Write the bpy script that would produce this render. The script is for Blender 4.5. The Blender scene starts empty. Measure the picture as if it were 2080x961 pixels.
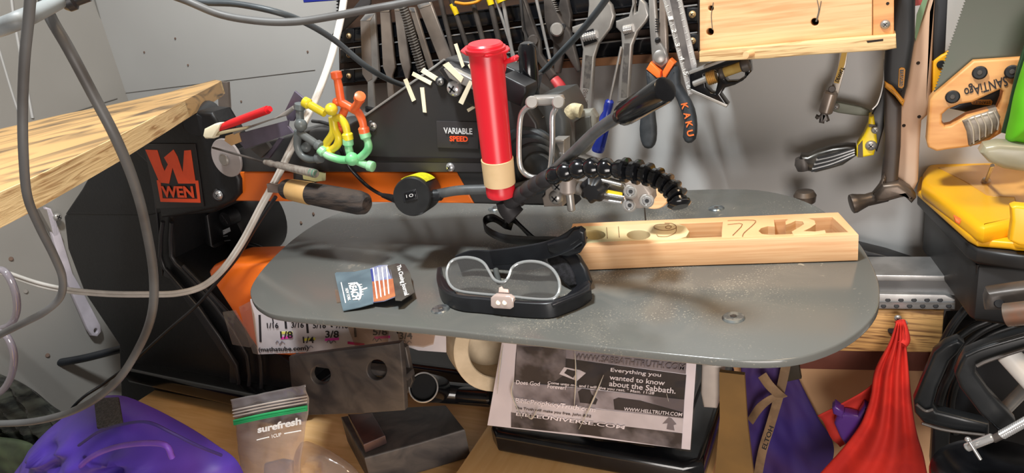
import bpy, bmesh, math, random
from mathutils import Vector, Matrix
random.seed(7)
SC = bpy.context.scene
COL = SC.collection
# ------------------------------------------------------------ camera, world, lights, exposure
F, CX, CY = 1399.0, 1040.0, 480.5
CAM = Vector((0, 0, .20))
RX = Vector((2755, -80, F)).normalized()
RZ = Vector((-600, 3800, F)); RZ = (RZ - RX*RZ.dot(RX)).normalized()
RY = RZ.cross(RX)
ROT = Matrix((RX, RY, RZ))                     # camera axes -> world axes (x along the saw, y to the wall)
cd = bpy.data.cameras.new('camera'); cam = bpy.data.objects.new('camera', cd); COL.objects.link(cam)
cd.sensor_width = 36; cd.lens = F/2080*36; cd.clip_start = .01
cam.matrix_world = Matrix.Translation(CAM) @ ROT.to_4x4()
SC.camera = cam
w = bpy.data.worlds.new('world'); SC.world = w; w.use_nodes = True
w.node_tree.nodes['Background'].inputs[0].default_value = (1, .90, .80, 1)
w.node_tree.nodes['Background'].inputs[1].default_value = .17
SC.view_settings.view_transform = 'Standard'; SC.view_settings.look = 'None'
SC.view_settings.gamma = 1; SC.view_settings.use_curve_mapping = False
SC.view_settings.exposure = 0
def area(name, loc, target, size, power, col):
    l = bpy.data.lights.new(name, 'AREA'); l.size = size; l.energy = power; l.color = col
    o = bpy.data.objects.new(name, l); COL.objects.link(o); o.location = loc
    o.rotation_euler = (Vector(target)-Vector(loc)).to_track_quat('-Z', 'Y').to_euler()
area('ceiling_lamp', (-.24, .15, .92), (-.3, .5, 0), .12, 13.5, (.93, .98, 1))
area('room_lamp', (.35, .12, 1.0), (0, .6, -.1), .3, 6, (1, .74, .48))
area('low_front_fill', (.12, -.14, -.06), (-.28, .45, -.2), .3, 3.6, (1, .93, .88))  # added fill, low and unseen, to brighten the space under the table
# ------------------------------------------------------------ helpers
def ray(u, v): return ROT @ Vector(((u-CX)/F, (CY-v)/F, -1))
class PL:
    def __init__(s, o, n):
        s.o = Vector(o); s.n = Vector(n).normalized()
        if s.n.dot(CAM-s.o) < 0: s.n = -s.n
    def at(s, u, v, off=0):
        r = ray(u, v); o = s.o+s.n*off; return CAM + r*((o-CAM).dot(s.n)/r.dot(s.n))
    def up(s, d): return PL(s.o+s.n*d, s.n)
def YP(y): return PL((0, y, 0), (0, -1, 0))
def ZP(z): return PL((0, 0, z), (0, 0, 1))
def XP(x): return PL((x, 0, 0), (1, 0, 0))
def P3(a, b, c): return PL(a, (b-a).cross(c-a))
def Q(u, v, y): return YP(y).at(u, v)
def QZ(u, v, z): return ZP(z).at(u, v)
def S(u, v, y): return (Q(u, v, y)-CAM).dot(-(ROT.col[2]))/F     # metres per pixel there
def lin(c): return tuple(((x/255)/12.92 if x/255 <= .04045 else ((x/255+.055)/1.055)**2.4) for x in c)+(1,)
MATS = {}
def mat(name, c, rough=.5, metal=0, c2=None, scale=20, stretch=(1, 1, 1), bump=0, lo=.4, hi=.6, spec=.5, alpha=1, trans=0, coat=0, rv=0, detail=4, emit=0, dist=0):
    if name in MATS: return MATS[name]
    m = bpy.data.materials.new(name); m.use_nodes = True; nt = m.node_tree; N = nt.nodes; L = nt.links
    b = N['Principled BSDF']; b.inputs['Base Color'].default_value = lin(c)
    b.inputs['Roughness'].default_value = rough; b.inputs['Metallic'].default_value = metal
    b.inputs['Specular IOR Level'].default_value = spec; b.inputs['Coat Weight'].default_value = coat
    b.inputs['Alpha'].default_value = alpha; b.inputs['Transmission Weight'].default_value = trans
    tc = N.new('ShaderNodeNewGeometry'); mp = N.new('ShaderNodeMapping'); mp.inputs['Scale'].default_value = stretch
    L.new(tc.outputs['Position'], mp.inputs['Vector'])
    nz = N.new('ShaderNodeTexNoise'); nz.inputs['Scale'].default_value = scale; nz.inputs['Detail'].default_value = detail
    nz.inputs['Distortion'].default_value = dist
    L.new(mp.outputs[0], nz.inputs['Vector'])
    cr = N.new('ShaderNodeValToRGB'); cr.color_ramp.elements[0].position = lo; cr.color_ramp.elements[1].position = hi
    cr.color_ramp.elements[0].color = lin(c); cr.color_ramp.elements[1].color = lin(c2 or tuple(min(255, x*1.12+4) for x in c))
    L.new(nz.outputs[0], cr.inputs[0]); L.new(cr.outputs[0], b.inputs['Base Color'])
    if bump:
        bp = N.new('ShaderNodeBump'); bp.inputs['Strength'].default_value = bump; bp.inputs['Distance'].default_value = .002
        L.new(nz.outputs[0], bp.inputs['Height']); L.new(bp.outputs[0], b.inputs['Normal'])
    if rv:
        mr = N.new('ShaderNodeMapRange'); mr.inputs[3].default_value = max(.02, rough-rv); mr.inputs[4].default_value = min(1, rough+rv)
        L.new(nz.outputs[0], mr.inputs[0]); L.new(mr.outputs[0], b.inputs['Roughness'])
    MATS[name] = m; return m
def glassy(name, c, gloss=.12, tint=.85, rough=.08):
    m = bpy.data.materials.new(name); m.use_nodes = True; nt = m.node_tree; N = nt.nodes; L = nt.links
    N.remove(N['Principled BSDF']); out = N['Material Output']
    t = N.new('ShaderNodeBsdfTransparent'); t.inputs[0].default_value = lin(c)
    g = N.new('ShaderNodeBsdfGlossy'); g.inputs['Roughness'].default_value = rough
    d = N.new('ShaderNodeBsdfDiffuse'); d.inputs[0].default_value = lin(c)
    nz = N.new('ShaderNodeTexNoise'); nz.inputs['Scale'].default_value = 60
    bp = N.new('ShaderNodeBump'); bp.inputs['Strength'].default_value = .5; bp.inputs['Distance'].default_value = .002
    ge = N.new('ShaderNodeNewGeometry'); L.new(ge.outputs['Position'], nz.inputs['Vector'])
    L.new(nz.outputs[0], bp.inputs['Height']); L.new(bp.outputs[0], g.inputs['Normal'])
    m1 = N.new('ShaderNodeMixShader'); m1.inputs[0].default_value = 1-tint; L.new(t.outputs[0], m1.inputs[1]); L.new(d.outputs[0], m1.inputs[2])
    m2 = N.new('ShaderNodeMixShader'); m2.inputs[0].default_value = gloss; L.new(m1.outputs[0], m2.inputs[1]); L.new(g.outputs[0], m2.inputs[2])
    L.new(m2.outputs[0], out.inputs[0]); MATS[name] = m; return m
WLOC = {}
def wl(o): return WLOC.get(o.name, Vector((0, 0, 0)))
def finish(name, me, m, parent=None, angle=35, kind=None, label=None):
    vs = [v.co for v in me.vertices]
    c = sum((Vector(v) for v in vs), Vector())/max(1, len(vs))
    me.transform(Matrix.Translation(-c)); me.materials.clear(); me.materials.append(m)
    for p in me.polygons: p.use_smooth = True; p.material_index = 0
    me.set_sharp_from_angle(angle=math.radians(angle))
    o = bpy.data.objects.new(name, me); COL.objects.link(o)
    WLOC[o.name] = c.copy()
    if parent: o.parent = parent; o.location = c - wl(parent)
    else: o.location = c
    if kind: o['kind'] = kind
    if label: o['label'] = label
    return o
def bmo(name, bm, m, parent=None, **k):
    bmesh.ops.recalc_face_normals(bm, faces=bm.faces[:]); me = bpy.data.meshes.new(name); bm.to_mesh(me); bm.free()
    return finish(name, me, m, parent, **k)
def T(name, label, cat, loc, group=None):
    o = bpy.data.objects.new(name, None); COL.objects.link(o); o.empty_display_size = .01
    o.location = loc; WLOC[o.name] = Vector(loc); o['label'] = label; o['category'] = cat
    if group: o['group'] = group
    return o
def tag(o, label, cat, group=None):
    o['label'] = label; o['category'] = cat
    if group: o['group'] = group
    return o
def cmesh(cu, M=None):
    o = bpy.data.objects.new('tmp', cu); COL.objects.link(o)
    dg = bpy.context.evaluated_depsgraph_get(); dg.update()
    me = bpy.data.meshes.new_from_object(o.evaluated_get(dg)); bpy.data.objects.remove(o)
    if M is not None: me.transform(M)
    return me
def crom(pts, n=6, closed=False):
    pts = [Vector(p) for p in pts]
    if len(pts) < 3 or n < 2: return pts
    out = []; N = len(pts)
    for i in range(N if closed else N-1):
        a = pts[(i-1) % N] if (closed or i > 0) else pts[0]*2-pts[1]
        b = pts[i]; c = pts[(i+1) % N]
        d = pts[(i+2) % N] if (closed or i+2 < N) else pts[-1]*2-pts[-2]
        for k in range(n):
            t = k/n
            out.append(.5*((2*b)+(c-a)*t+(2*a-5*b+4*c-d)*t*t+(3*b-a-3*c+d)*t*t*t))
    if not closed: out.append(pts[-1])
    return out
def slab3(name, pts, n, th, m, parent=None, bev=0, holes=(), res=2, **k):
    """world-space outline on a plane with normal n (towards the viewer), thickness th going away"""
    n = Vector(n).normalized(); e1 = Vector((1, 0, 0)) if abs(n.x) < .9 else Vector((0, 1, 0))
    e1 = (e1-n*e1.dot(n)).normalized(); e2 = n.cross(e1); o0 = pts[0]
    cu = bpy.data.curves.new('c', 'CURVE'); cu.dimensions = '2D'; cu.fill_mode = 'BOTH'
    bev = min(bev, th*.49); cu.extrude = max(th/2-bev, 1e-6); cu.bevel_depth = bev; cu.bevel_resolution = res; cu.offset = -bev
    def area2(q): return sum(q[i-1][0]*q[i][1]-q[i][0]*q[i-1][1] for i in range(len(q)))
    for j, pp in enumerate([pts]+list(holes)):
        q = [((p-o0).dot(e1), (p-o0).dot(e2)) for p in pp]
        if (area2(q) < 0) == (j == 0): q = q[::-1]
        sp = cu.splines.new('POLY'); sp.points.add(len(q)-1); sp.use_cyclic_u = True
        for i, (x, y) in enumerate(q): sp.points[i].co = (x, y, 0, 1)
    M = Matrix.Translation(o0-n*th/2) @ Matrix((e1, e2, n)).transposed().to_4x4()
    me = cmesh(cu, M); bpy.data.curves.remove(cu)
    bm = bmesh.new(); bm.from_mesh(me); bmesh.ops.remove_doubles(bm, verts=bm.verts, dist=1e-6)
    bm.to_mesh(me); bm.free()
    return finish(name, me, m, parent, **k)
def cpx(u, v, r, r2=None, n=20, a0=0):
    r2 = r2 or r
    return [(u+r*math.cos(a0+2*math.pi*i/n), v+r2*math.sin(a0+2*math.pi*i/n)) for i in range(n)]
def slab(name, pl, px, th, m, parent=None, bev=0, holes=(), sm=0, **k):
    if sm: px = [tuple(p[:2]) for p in crom([Vector((a, b, 0)) for a, b in px], sm, True)]
    return slab3(name, [pl.at(*p) for p in px], pl.n, th, m, parent, bev, [[pl.at(*p) for p in h] for h in holes], **k)
def sweep(bm, pts, rad, seg=12, sx=1, sy=1, up=None, closed=False, cap=True):
    n = len(pts); rings = []
    tan = [((pts[(i+1) % n] if (closed or i < n-1) else pts[i])-(pts[i-1] if (closed or i > 0) else pts[i])).normalized() for i in range(n)]
    a = Vector(up) if up is not None else (Vector((0, 0, 1)) if abs(tan[0].z) < .9 else Vector((1, 0, 0)))
    for i in range(n):
        t = tan[i]
        if up is not None: a = Vector(up)
        a = (a-t*a.dot(t))
        a = a.normalized() if a.length > 1e-6 else t.orthogonal().normalized()
        b = t.cross(a); r = rad[i] if isinstance(rad, (list, tuple)) else rad
        rings.append([bm.verts.new(pts[i]+(a*math.cos(2*math.pi*k/seg)*sy+b*math.sin(2*math.pi*k/seg)*sx)*r) for k in range(seg)])
    for i in range(n if closed else n-1):
        A, B = rings[i], rings[(i+1) % n]
        for k in range(seg): bm.faces.new((A[k], A[(k+1) % seg], B[(k+1) % seg], B[k]))
    if cap and not closed: bm.faces.new(rings[0][::-1]); bm.faces.new(rings[-1])
def tube(name, pts, r, m, parent=None, n=6, seg=12, closed=False, sx=1, sy=1, up=None, **k):
    pts = [Vector(p) for p in pts]; N = len(pts)
    sp = crom(pts, n, closed)
    if isinstance(r, (list, tuple)):
        rr = []
        for i in range(len(sp)):
            t = i/(max(1, len(sp)-1))*(len(r)-1); j = min(int(t), len(r)-2); rr.append(r[j]+(r[j+1]-r[j])*(t-j))
        r = rr
    bm = bmesh.new(); sweep(bm, sp, r, seg, sx, sy, up, closed)
    return bmo(name, bm, m, parent, angle=50, **k)
def tp(name, px, rp, m, parent=None, **k):
    """tube through (u, v, y) points, radius in pixels at the first point"""
    u, v, y = px[0]; s = S(u, v, y)
    r = [x*s for x in rp] if isinstance(rp, (list, tuple)) else rp*s
    return tube(name, [Q(*p) for p in px], r, m, parent, **k)
def ribbon(name, pts, wdir, wid, th, m, parent=None, n=6, **k):
    """flat strap: centreline pts, width direction wdir"""
    sp = crom(pts, n); bm = bmesh.new(); R = []
    for i, p in enumerate(sp):
        t = (sp[min(i+1, len(sp)-1)]-sp[max(i-1, 0)]).normalized()
        a = Vector(wdir[min(len(wdir)-1, int(i/len(sp)*len(wdir)))] if isinstance(wdir, list) else wdir); a = (a-t*a.dot(t)).normalized(); b = t.cross(a)
        R.append([bm.verts.new(p+a*wid/2*s1+b*th/2*s2) for s1, s2 in ((1, .6), (.9, 1), (-.9, 1), (-1, .6), (-1, -.6), (-.9, -1), (.9, -1), (1, -.6))])
    for i in range(len(R)-1):
        for j in range(8): bm.faces.new((R[i][j], R[i][(j+1) % 8], R[i+1][(j+1) % 8], R[i+1][j]))
    bm.faces.new(R[0][::-1]); bm.faces.new(R[-1])
    return bmo(name, bm, m, parent, angle=40, **k)
def lathe(name, a, b, prof, m, parent=None, seg=28, **k):
    """prof: (t along a->b, radius) ; closed solid of revolution"""
    a = Vector(a); b = Vector(b); d = b-a; t = d.normalized(); e = t.orthogonal().normalized(); f = t.cross(e)
    bm = bmesh.new(); R = []
    for s, r in prof:
        r = max(r, 1e-5); R.append([bm.verts.new(a+d*s+(e*math.cos(2*math.pi*i/seg)+f*math.sin(2*math.pi*i/seg))*r) for i in range(seg)])
    for i in range(len(R)-1):
        for j in range(seg): bm.faces.new((R[i][j], R[i][(j+1) % seg], R[i+1][(j+1) % seg], R[i+1][j]))
    bm.faces.new(R[0][::-1]); bm.faces.new(R[-1])
    return bmo(name, bm, m, parent, **k)
def rod(name, a, b, r, m, parent=None, e=.08, seg=20, **k):
    L = (Vector(b)-Vector(a)).length; q = min(.3, r*.25/max(L, 1e-6))
    return lathe(name, a, b, [(0, r*.8), (q, r), (1-q, r), (1, r*.8)], m, parent, seg, **k)
def ball(name, c, r, m, parent=None, **k):
    bm = bmesh.new(); bmesh.ops.create_uvsphere(bm, u_segments=20, v_segments=14, radius=r); bmesh.ops.translate(bm, verts=bm.verts, vec=c)
    return bmo(name, bm, m, parent, **k)
def box(name, lo, hi, m, parent=None, bev=.001, **k):
    bm = bmesh.new(); bmesh.ops.create_cube(bm, size=1)
    lo = Vector(lo); hi = Vector(hi)
    for v in bm.verts: v.co = Vector(((v.co.x+.5)*(hi.x-lo.x)+lo.x, (v.co.y+.5)*(hi.y-lo.y)+lo.y, (v.co.z+.5)*(hi.z-lo.z)+lo.z))
    if bev: bmesh.ops.bevel(bm, geom=bm.edges[:], offset=bev, segments=2, affect='EDGES')
    return bmo(name, bm, m, parent, **k)
def text(name, s, A, B, D, pl, m, parent=None, th=.0003, bold=0, off=.0004, **k):
    """text whose box has its lower left at A, lower right at B and upper left at D (photo pixels on plane pl)"""
    cu = bpy.data.curves.new('t', 'FONT'); cu.body = s; cu.size = 1; cu.offset = bold; cu.resolution_u = 3
    me = cmesh(cu); bpy.data.curves.remove(cu)
    xs = [v.co.x for v in me.vertices]; ys = [v.co.y for v in me.vertices]
    x0, x1, y0, y1 = min(xs), max(xs), min(ys), max(ys)
    a = pl.at(*A, off); bx = pl.at(*B, off)-a; dy = pl.at(*D, off)-a
    for v in me.vertices:
        v.co = a + bx*((v.co.x-x0)/(x1-x0)) + dy*((v.co.y-y0)/max(1e-6, y1-y0))
    bm = bmesh.new(); bm.from_mesh(me); bmesh.ops.triangulate(bm, faces=bm.faces[:])
    r = bmesh.ops.extrude_face_region(bm, geom=bm.faces[:]); bmesh.ops.translate(bm, verts=[g for g in r['geom'] if isinstance(g, bmesh.types.BMVert)], vec=pl.n*th)
    return bmo(name, bm, m, parent, angle=30, **k)
def loft(name, pl, left, right, m, parent=None, rows=30, cols=24, disp=None, th=.0008, **k):
    """cloth between two pixel polylines (same count), pushed along the plane normal by disp(s, t) metres"""
    L = crom([pl.at(*p) for p in left], max(2, rows//(len(left)-1))); R = crom([pl.at(*p) for p in right], max(2, rows//(len(right)-1)))
    bm = bmesh.new(); G = []
    for i in range(len(L)):
        s = i/(len(L)-1); G.append([bm.verts.new(L[i].lerp(R[i], j/cols)+pl.n*(disp(s, j/cols) if disp else 0)) for j in range(cols+1)])
    for i in range(len(L)-1):
        for j in range(cols): bm.faces.new((G[i][j], G[i][j+1], G[i+1][j+1], G[i+1][j]))
    o = bmo(name, bm, m, parent, angle=80, **k)
    if th:
        md = o.modifiers.new('s', 'SOLIDIFY'); md.thickness = th; md.offset = 0
    return o
from mathutils import noise
def pillow(name, pl, cx, px, depth, m, parent=None, nr=22, sm=6, amp=.004, sc=30, back=.5, fold=None, **k):
    """inflated closed body with a star-shaped pixel outline about cx"""
    px = [tuple(p[:2]) for p in crom([Vector((a, b, 0)) for a, b in px], sm, True)]
    c = pl.at(*cx); out = [pl.at(*p) for p in px]; bm = bmesh.new(); N = len(out)
    def grid(sign, dep):
        rings = []
        for i in range(1, nr):
            t = i/nr; h = (1-t**2.6)**.5*dep
            row = []
            for j, o in enumerate(out):
                p = c.lerp(o, t); z = h*sign
                if sign > 0:
                    z += amp*(noise.noise(p*sc)+.5*noise.noise(p*sc*2.3))*min(1, (1-t)*5)
                    if fold: z += fold(p, t)*min(1, (1-t)*6)
                row.append(bm.verts.new(p+pl.n*z))
            rings.append(row)
        return rings
    rim = [bm.verts.new(o) for o in out]
    for sign, dep in ((1, depth), (-1, depth*back)):
        rr = grid(sign, dep)+[rim]; ce = bm.verts.new(c+pl.n*sign*dep)
        for j in range(N): bm.faces.new((ce, rr[0][j], rr[0][(j+1) % N]))
        for i in range(len(rr)-1):
            for j in range(N): bm.faces.new((rr[i][j], rr[i+1][j], rr[i+1][(j+1) % N], rr[i][(j+1) % N]))
    return bmo(name, bm, m, parent, angle=80, **k)
def screw(name, c, n, r, m, parent, head='phillips'):
    n = Vector(n).normalized(); c = Vector(c)
    o = lathe(name, c-n*r*.3, c+n*r*.55, [(0, r), (.35, r), (.8, r*.75), (1, r*.35)], m, parent, 18)
    e = n.orthogonal().normalized(); f = n.cross(e)
    bm = bmesh.new()
    for a, b in ((e, f), (f, e)):
        q = []
        for s1, s2, s3 in ((-1, -1, 0), (1, -1, 0), (1, 1, 0), (-1, 1, 0)):
            q.append(bm.verts.new(c+n*r*.57+a*s1*r*.5+b*s2*r*.1))
        bm.faces.new(q)
        r2 = bmesh.ops.extrude_face_region(bm, geom=bm.faces[-1:] if False else [bm.faces[:][-1]])
        bmesh.ops.translate(bm, verts=[g for g in r2['geom'] if isinstance(g, bmesh.types.BMVert)], vec=-n*r*.2)
    bmo('recess', bm, MATS['black_plastic'], o)
    return o
YC = .44
# ------------------------------------------------------------ materials
wall_m = mat('white_painted_panel', (186, 186, 184), .42, 0, (170, 168, 166), 3, bump=.03, lo=.3, hi=.8, rv=.08)
blk = mat('black_plastic', (20, 21, 24), .42, 0, (27, 28, 31), 40)
gblk = mat('glossy_black_paint', (12, 13, 16), .16, 0, (18, 19, 22), 60, bump=.05, spec=.6)
body = mat('textured_black_metal', (10, 11, 14), .5, 0, (15, 16, 19), 300, bump=.1)
cover = mat('dark_grey_cover', (46, 45, 45), .36, 0, (58, 56, 55), 24, lo=.5, hi=.8, spec=.5, rv=.1)
orange = mat('orange_paint', (250, 116, 26), .38, 0, (252, 124, 34), 10, coat=.15)
logo_o = mat('logo_orange', (214, 74, 34), .5)
white_t = mat('white_ink', (225, 225, 225), .6)
steel = mat('brushed_steel', (178, 175, 170), .34, .5, (146, 142, 138), 40, bump=.04, lo=.3, hi=.7)
chrome = mat('chrome', (218, 218, 218), .2, .7, (180, 180, 180), 30)
dsteel = mat('dark_steel', (96, 90, 86), .42, .4, (66, 62, 60), 45, bump=.12, lo=.35, hi=.65)
mill = mat('mill_scale_steel', (88, 82, 78), .55, .3, (52, 50, 52), 28, bump=.1, lo=.35, hi=.7, dist=1.5)
cable = mat('grey_rubber_cable', (92, 92, 92), .5, 0, (66, 62, 60), 22, lo=.42, hi=.66, bump=.05)
bcable = mat('black_rubber_cable', (26, 28, 32), .38, 0, (36, 38, 42), 30)
pine = mat('pine_wood', (226, 186, 138), .55, 0, (212, 162, 112), 14, (1.2, 1.2, 22), lo=.4, hi=.66, bump=.03, dist=.6)
pine2 = mat('light_maple_wood', (238, 194, 146), .5, 0, (222, 168, 118), 9, (2, 2, 60), lo=.35, hi=.7, bump=.02)
ply = mat('plywood_face', (204, 162, 106), .5, 0, (92, 76, 58), 5, (4, 1.2, 14), lo=.46, hi=.68, dist=2.4)
plye = mat('plywood_edge', (220, 190, 140), .7, 0, (160, 120, 74), 16, (1.4, 1.4, 26), lo=.5, hi=.7, bump=.2, dist=1.0)
benchw = mat('bench_wood', (234, 190, 134), .5, 0, (218, 170, 110), 9, (1.5, 14, 1), lo=.35, hi=.7, dist=.8)
redp = mat('red_plastic', (214, 34, 48), .32, 0, (206, 66, 72), 60, (1, 1, .4), lo=.6, hi=.85, spec=.5)
tapem = mat('masking_tape', (222, 192, 148), .7, 0, (208, 176, 130), 40, bump=.05)
cream = mat('cream_tape', (224, 216, 188), .6)
# ------------------------------------------------------------ the room
WY, WX = .68, -.986
def struct(o): o['kind'] = 'structure'; return o
struct(box('wall_back', (WX-.02, WY, -1.0), (.7, WY+.02, .9), wall_m, bev=0))
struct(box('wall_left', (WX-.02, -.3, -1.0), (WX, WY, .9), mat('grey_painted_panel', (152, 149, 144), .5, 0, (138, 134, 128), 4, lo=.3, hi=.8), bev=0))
struct(box('floor', (WX-.02, -.3, -1.02), (.7, WY+.02, -1.0), mat('concrete', (120, 115, 108), .8), bev=0))
seam = mat('seam_grey', (104, 102, 98), .8)  # grey line colour of the joints in the wall panels
struct(tube('trim_1', [Q(238, 191, WY-.0005), Q(440, 166, WY-.0005), Q(640, 142, WY-.0005)], .0003, seam, seg=6))
struct(tube('trim_2', [Q(190, -10, WY-.0005), Q(246, 190, WY-.0005)], .0008, seam, seg=6))
sl = XP(WX+.0005)
struct(tube('trim_3', [sl.at(60, 262), sl.at(150, 228), sl.at(238, 200)], .0007, seam, seg=6))
struct(tube('trim_4', [sl.at(22, -10), sl.at(32, 60), sl.at(66, 240)], .002, wall_m, seg=6))
struct(tube('trim_5', [sl.at(-5, 90), sl.at(28, 200), sl.at(50, 262)], .0015, wall_m, seg=6))
struct(tube('trim_6', [Q(505, 562, WY-.0005), Q(620, 552, WY-.0005)], .0006, seam, seg=6))
# screw dents in the white panels
dent = mat('rust_spot', (96, 76, 64), .7)
for i, (u, v) in enumerate(((637, 434), (612, 452), (356, 78), (382, 132), (293, 106), (490, 206), (625, 105))):
    o = rod('panel_nail', Q(u, v, WY+.001), Q(u, v, WY-.0008), .0022 if i < 2 else .0014, dent, seg=10)
    tag(o, ['rusty nail in the white wall, upper of two left of the table', 'rusty nail in the white wall, lower of two left of the table',
            'tiny nail mark on the wall beneath the top grey cable', 'tiny nail mark on the wall above the plywood shelf end', 'tiny nail mark on the wall, leftmost above the plywood shelf',
            'tiny nail mark on the wall above the red marker', 'tiny nail mark on the wall left of the white cord'][i], 'nail')
# ------------------------------------------------------------ bench and the board under the saw
bench = T('workbench', 'light wooden workbench top under the scroll saw', 'workbench', (-.4, .4, -.245))
box('bench_top', (-.80, .16, -.245), (-.104, .62, -.215), benchw, bench, .002)
for x in (-.7, -.15): box('leg', (x-.03, .5, -1.0), (x+.03, .56, -.2445), pine, bench, .002)
for x in (-.7, -.15): box('leg', (x-.03, .18, -1.0), (x+.03, .24, -.2445), pine, bench, .002)
o = slab3('plywood_base_board', [Vector(p) for p in ((-.317, .385, -.2), (-.105, .36, -.2), (-.105, .61, -.2), (-.33, .61, -.2))], (0, 0, 1), .0149, mat('base_plywood', (234, 188, 128), .5, 0, (220, 168, 106), 8, (14, 2, 1), lo=.35, hi=.7), bev=.0006)
tag(o, 'plywood board lying on the bench beneath the black saw base', 'board')
ev = YP(.33)
# ------------------------------------------------------------ scroll saw
saw = T('scroll_saw', 'black and orange scroll saw with a large dark grey table', 'scroll saw', (-.35, .5, -.2))
# base casting
bz = -.177
front = [(-.293, .375), (-.287, .366), (-.04, .366), (-.03, .38), (-.03, .57), (-.30, .57)]
b = slab3('base', [Vector((x, y, bz)) for x, y in ((-.302, .452), (-.292, .442), (-.122, .442), (-.108, .452), (-.108, .60), (-.82, .60), (-.82, .44), (-.56, .432), (-.53, .45), (-.52, .53), (-.31, .53), (-.306, .47))], (0, 0, 1), .0225, gblk, saw, .006, res=3)
slab3('base_rim', [Vector((x, y, bz+.006)) for x, y in ((-.275, .475), (-.13, .475), (-.13, .58), (-.275, .58))], (0, 0, 1), .008, gblk, saw, .003)
for x0, x1 in ((-.80, -.56),): box('base_foot', (x0, .455, -.2149), (x1, .59, -.198), gblk, saw, .002)
# rear housing
hp = YP(.455)
slab('rear_housing_top', hp.up(.0012), [(130, 436), (165, 384), (200, 322), (262, 268), (420, 240), (442, 262), (480, 330), (480, 400), (300, 440)], .03, body, saw, .003)
rear = slab('rear_housing', hp, [(128, 440), (160, 395), (240, 350), (480, 350), (480, 405), (430, 434), (346, 442), (352, 525), (380, 550), (540, 700), (600, 745), (612, 835), (480, 850), (245, 826), (240, 700), (170, 595), (136, 505)], .10, body, saw, .004)
rp = YP(.449)
for i, L in enumerate(([(331, 450), (326, 500), (334, 545), (404, 626), (480, 742), (482, 800)], [(349, 452), (348, 520), (375, 552), (438, 622), (502, 722), (505, 800)], [(372, 540), (430, 600), (512, 690), (530, 735), (531, 790)])):
    tube('rib', [rp.at(*p) for p in L], .0022, mat('rib_black', (34, 34, 37), .4), saw, n=2, seg=8)
slab('rib_panel', rp, [(331, 560), (346, 568), (404, 650), (466, 742), (466, 800), (480, 800), (480, 742), (404, 626), (334, 545)], .004, mat('rib_black2', (30, 30, 33), .45), saw, .0006)
tube('edge_seam', [hp.at(303, 330, .001), hp.at(318, 430, .001), hp.at(330, 560, .001)], .0009, MATS['rib_black'], saw, seg=6)
# motor behind, with its black cover box and printed plate
mp = YP(.52)
mc = mp.at(440, 478); lathe('motor', mc+Vector((0, .07, 0)), mc, [(0, .042), (.05, .047), (.9, .047), (1, .043)], blk, saw, 40)
lab = YP(.5196)
for i in range(7):
    tube('motor_label', [lab.at(405+i*3, 440+i*9), lab.at(432+i*6, 434+i*9)], .0006, mat('label_grey', (140, 146, 150), .5), saw, seg=6)
slab('rating_plate', lab, [(428, 479), (466, 462), (468, 470), (432, 488)], .0006, mat('label_pale', (200, 206, 210), .5), saw)
kc = mp.at(476, 437); kn = lathe('motor_knob', kc, kc+Vector((0, -.014, 0)), [(0, .010), (.7, .010), (1, .0085)], blk, saw, 24)
for a in (0.5, 2.07): tube('slot', [kc+Vector((math.cos(a)*.006, -.0142, math.sin(a)*.006)), kc-Vector((math.cos(a)*.006, .0142, math.sin(a)*.006))], .0007, MATS['rib_black'], kn, seg=6)
slab('motor_box', YP(.50), [(338, 446), (420, 436), (428, 500), (470, 560), (346, 530)], .03, blk, saw, .004)
# cast logo cover with its two screws
cp = YP(.435)
logo = slab('logo_cover', cp, [(262, 300), (300, 268), (362, 236), (400, 226), (428, 228), (441, 250), (443, 282), (462, 318), (484, 366), (485, 395), (470, 412), (440, 424), (360, 440), (326, 444), (305, 340)], .025, body, saw, .004, res=3)
tube('boss', [Q(396, 254, .432), Q(416, 234, .455), Q(424, 226, .47)], .0105, blk, logo, n=3, seg=18)
slab('logo_badge', cp.up(.0012), [(291, 292), (396, 292), (414, 420), (318, 424)], .0012, mat('badge_black', (24, 20, 21), .4), logo, .0003)
cq = cp.up(.0016)
lb = [(295, 304), (313, 303), (333, 349), (347, 305), (367, 305), (378, 350), (372, 304), (389, 304), (398, 372), (382, 372), (356, 322), (348, 372), (331, 372), (330, 372), (322, 372)]
Wl = [(295, 304), (313, 304), (331, 352), (341, 330), (333, 304), (352, 304), (372, 352), (376, 304), (388, 305), (397, 372), (372, 372), (353, 330), (346, 372), (323, 372)]
lg = slab('logo_emblem', cq, [(295, 304), (319, 305), (328, 334), (334, 348), (341, 334), (333, 320), (352, 304), (360, 318), (371, 352), (374, 306), (387, 305), (392, 340), (397, 373), (377, 373), (362, 373), (350, 340), (343, 373), (324, 371)], .0012, logo_o, logo)
slab('logo_frame', cq, [(318, 366), (325, 366), (330, 403), (401, 404), (396, 367), (402, 367), (407, 412), (326, 410)], .0012, logo_o, logo)
text('brand_lettering', 'WEN', (331, 401), (395, 402), (327, 378), cq, logo_o, logo, bold=.03)
for u, v in ((386, 256), (444, 396)):
    o = rod('screw_recess', cp.at(u, v, -.001), cp.at(u, v, .0012), .0062, MATS['badge_black'], logo); screw('screw', cp.at(u, v, .0018), cp.n, .0042, chrome, logo)
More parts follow.
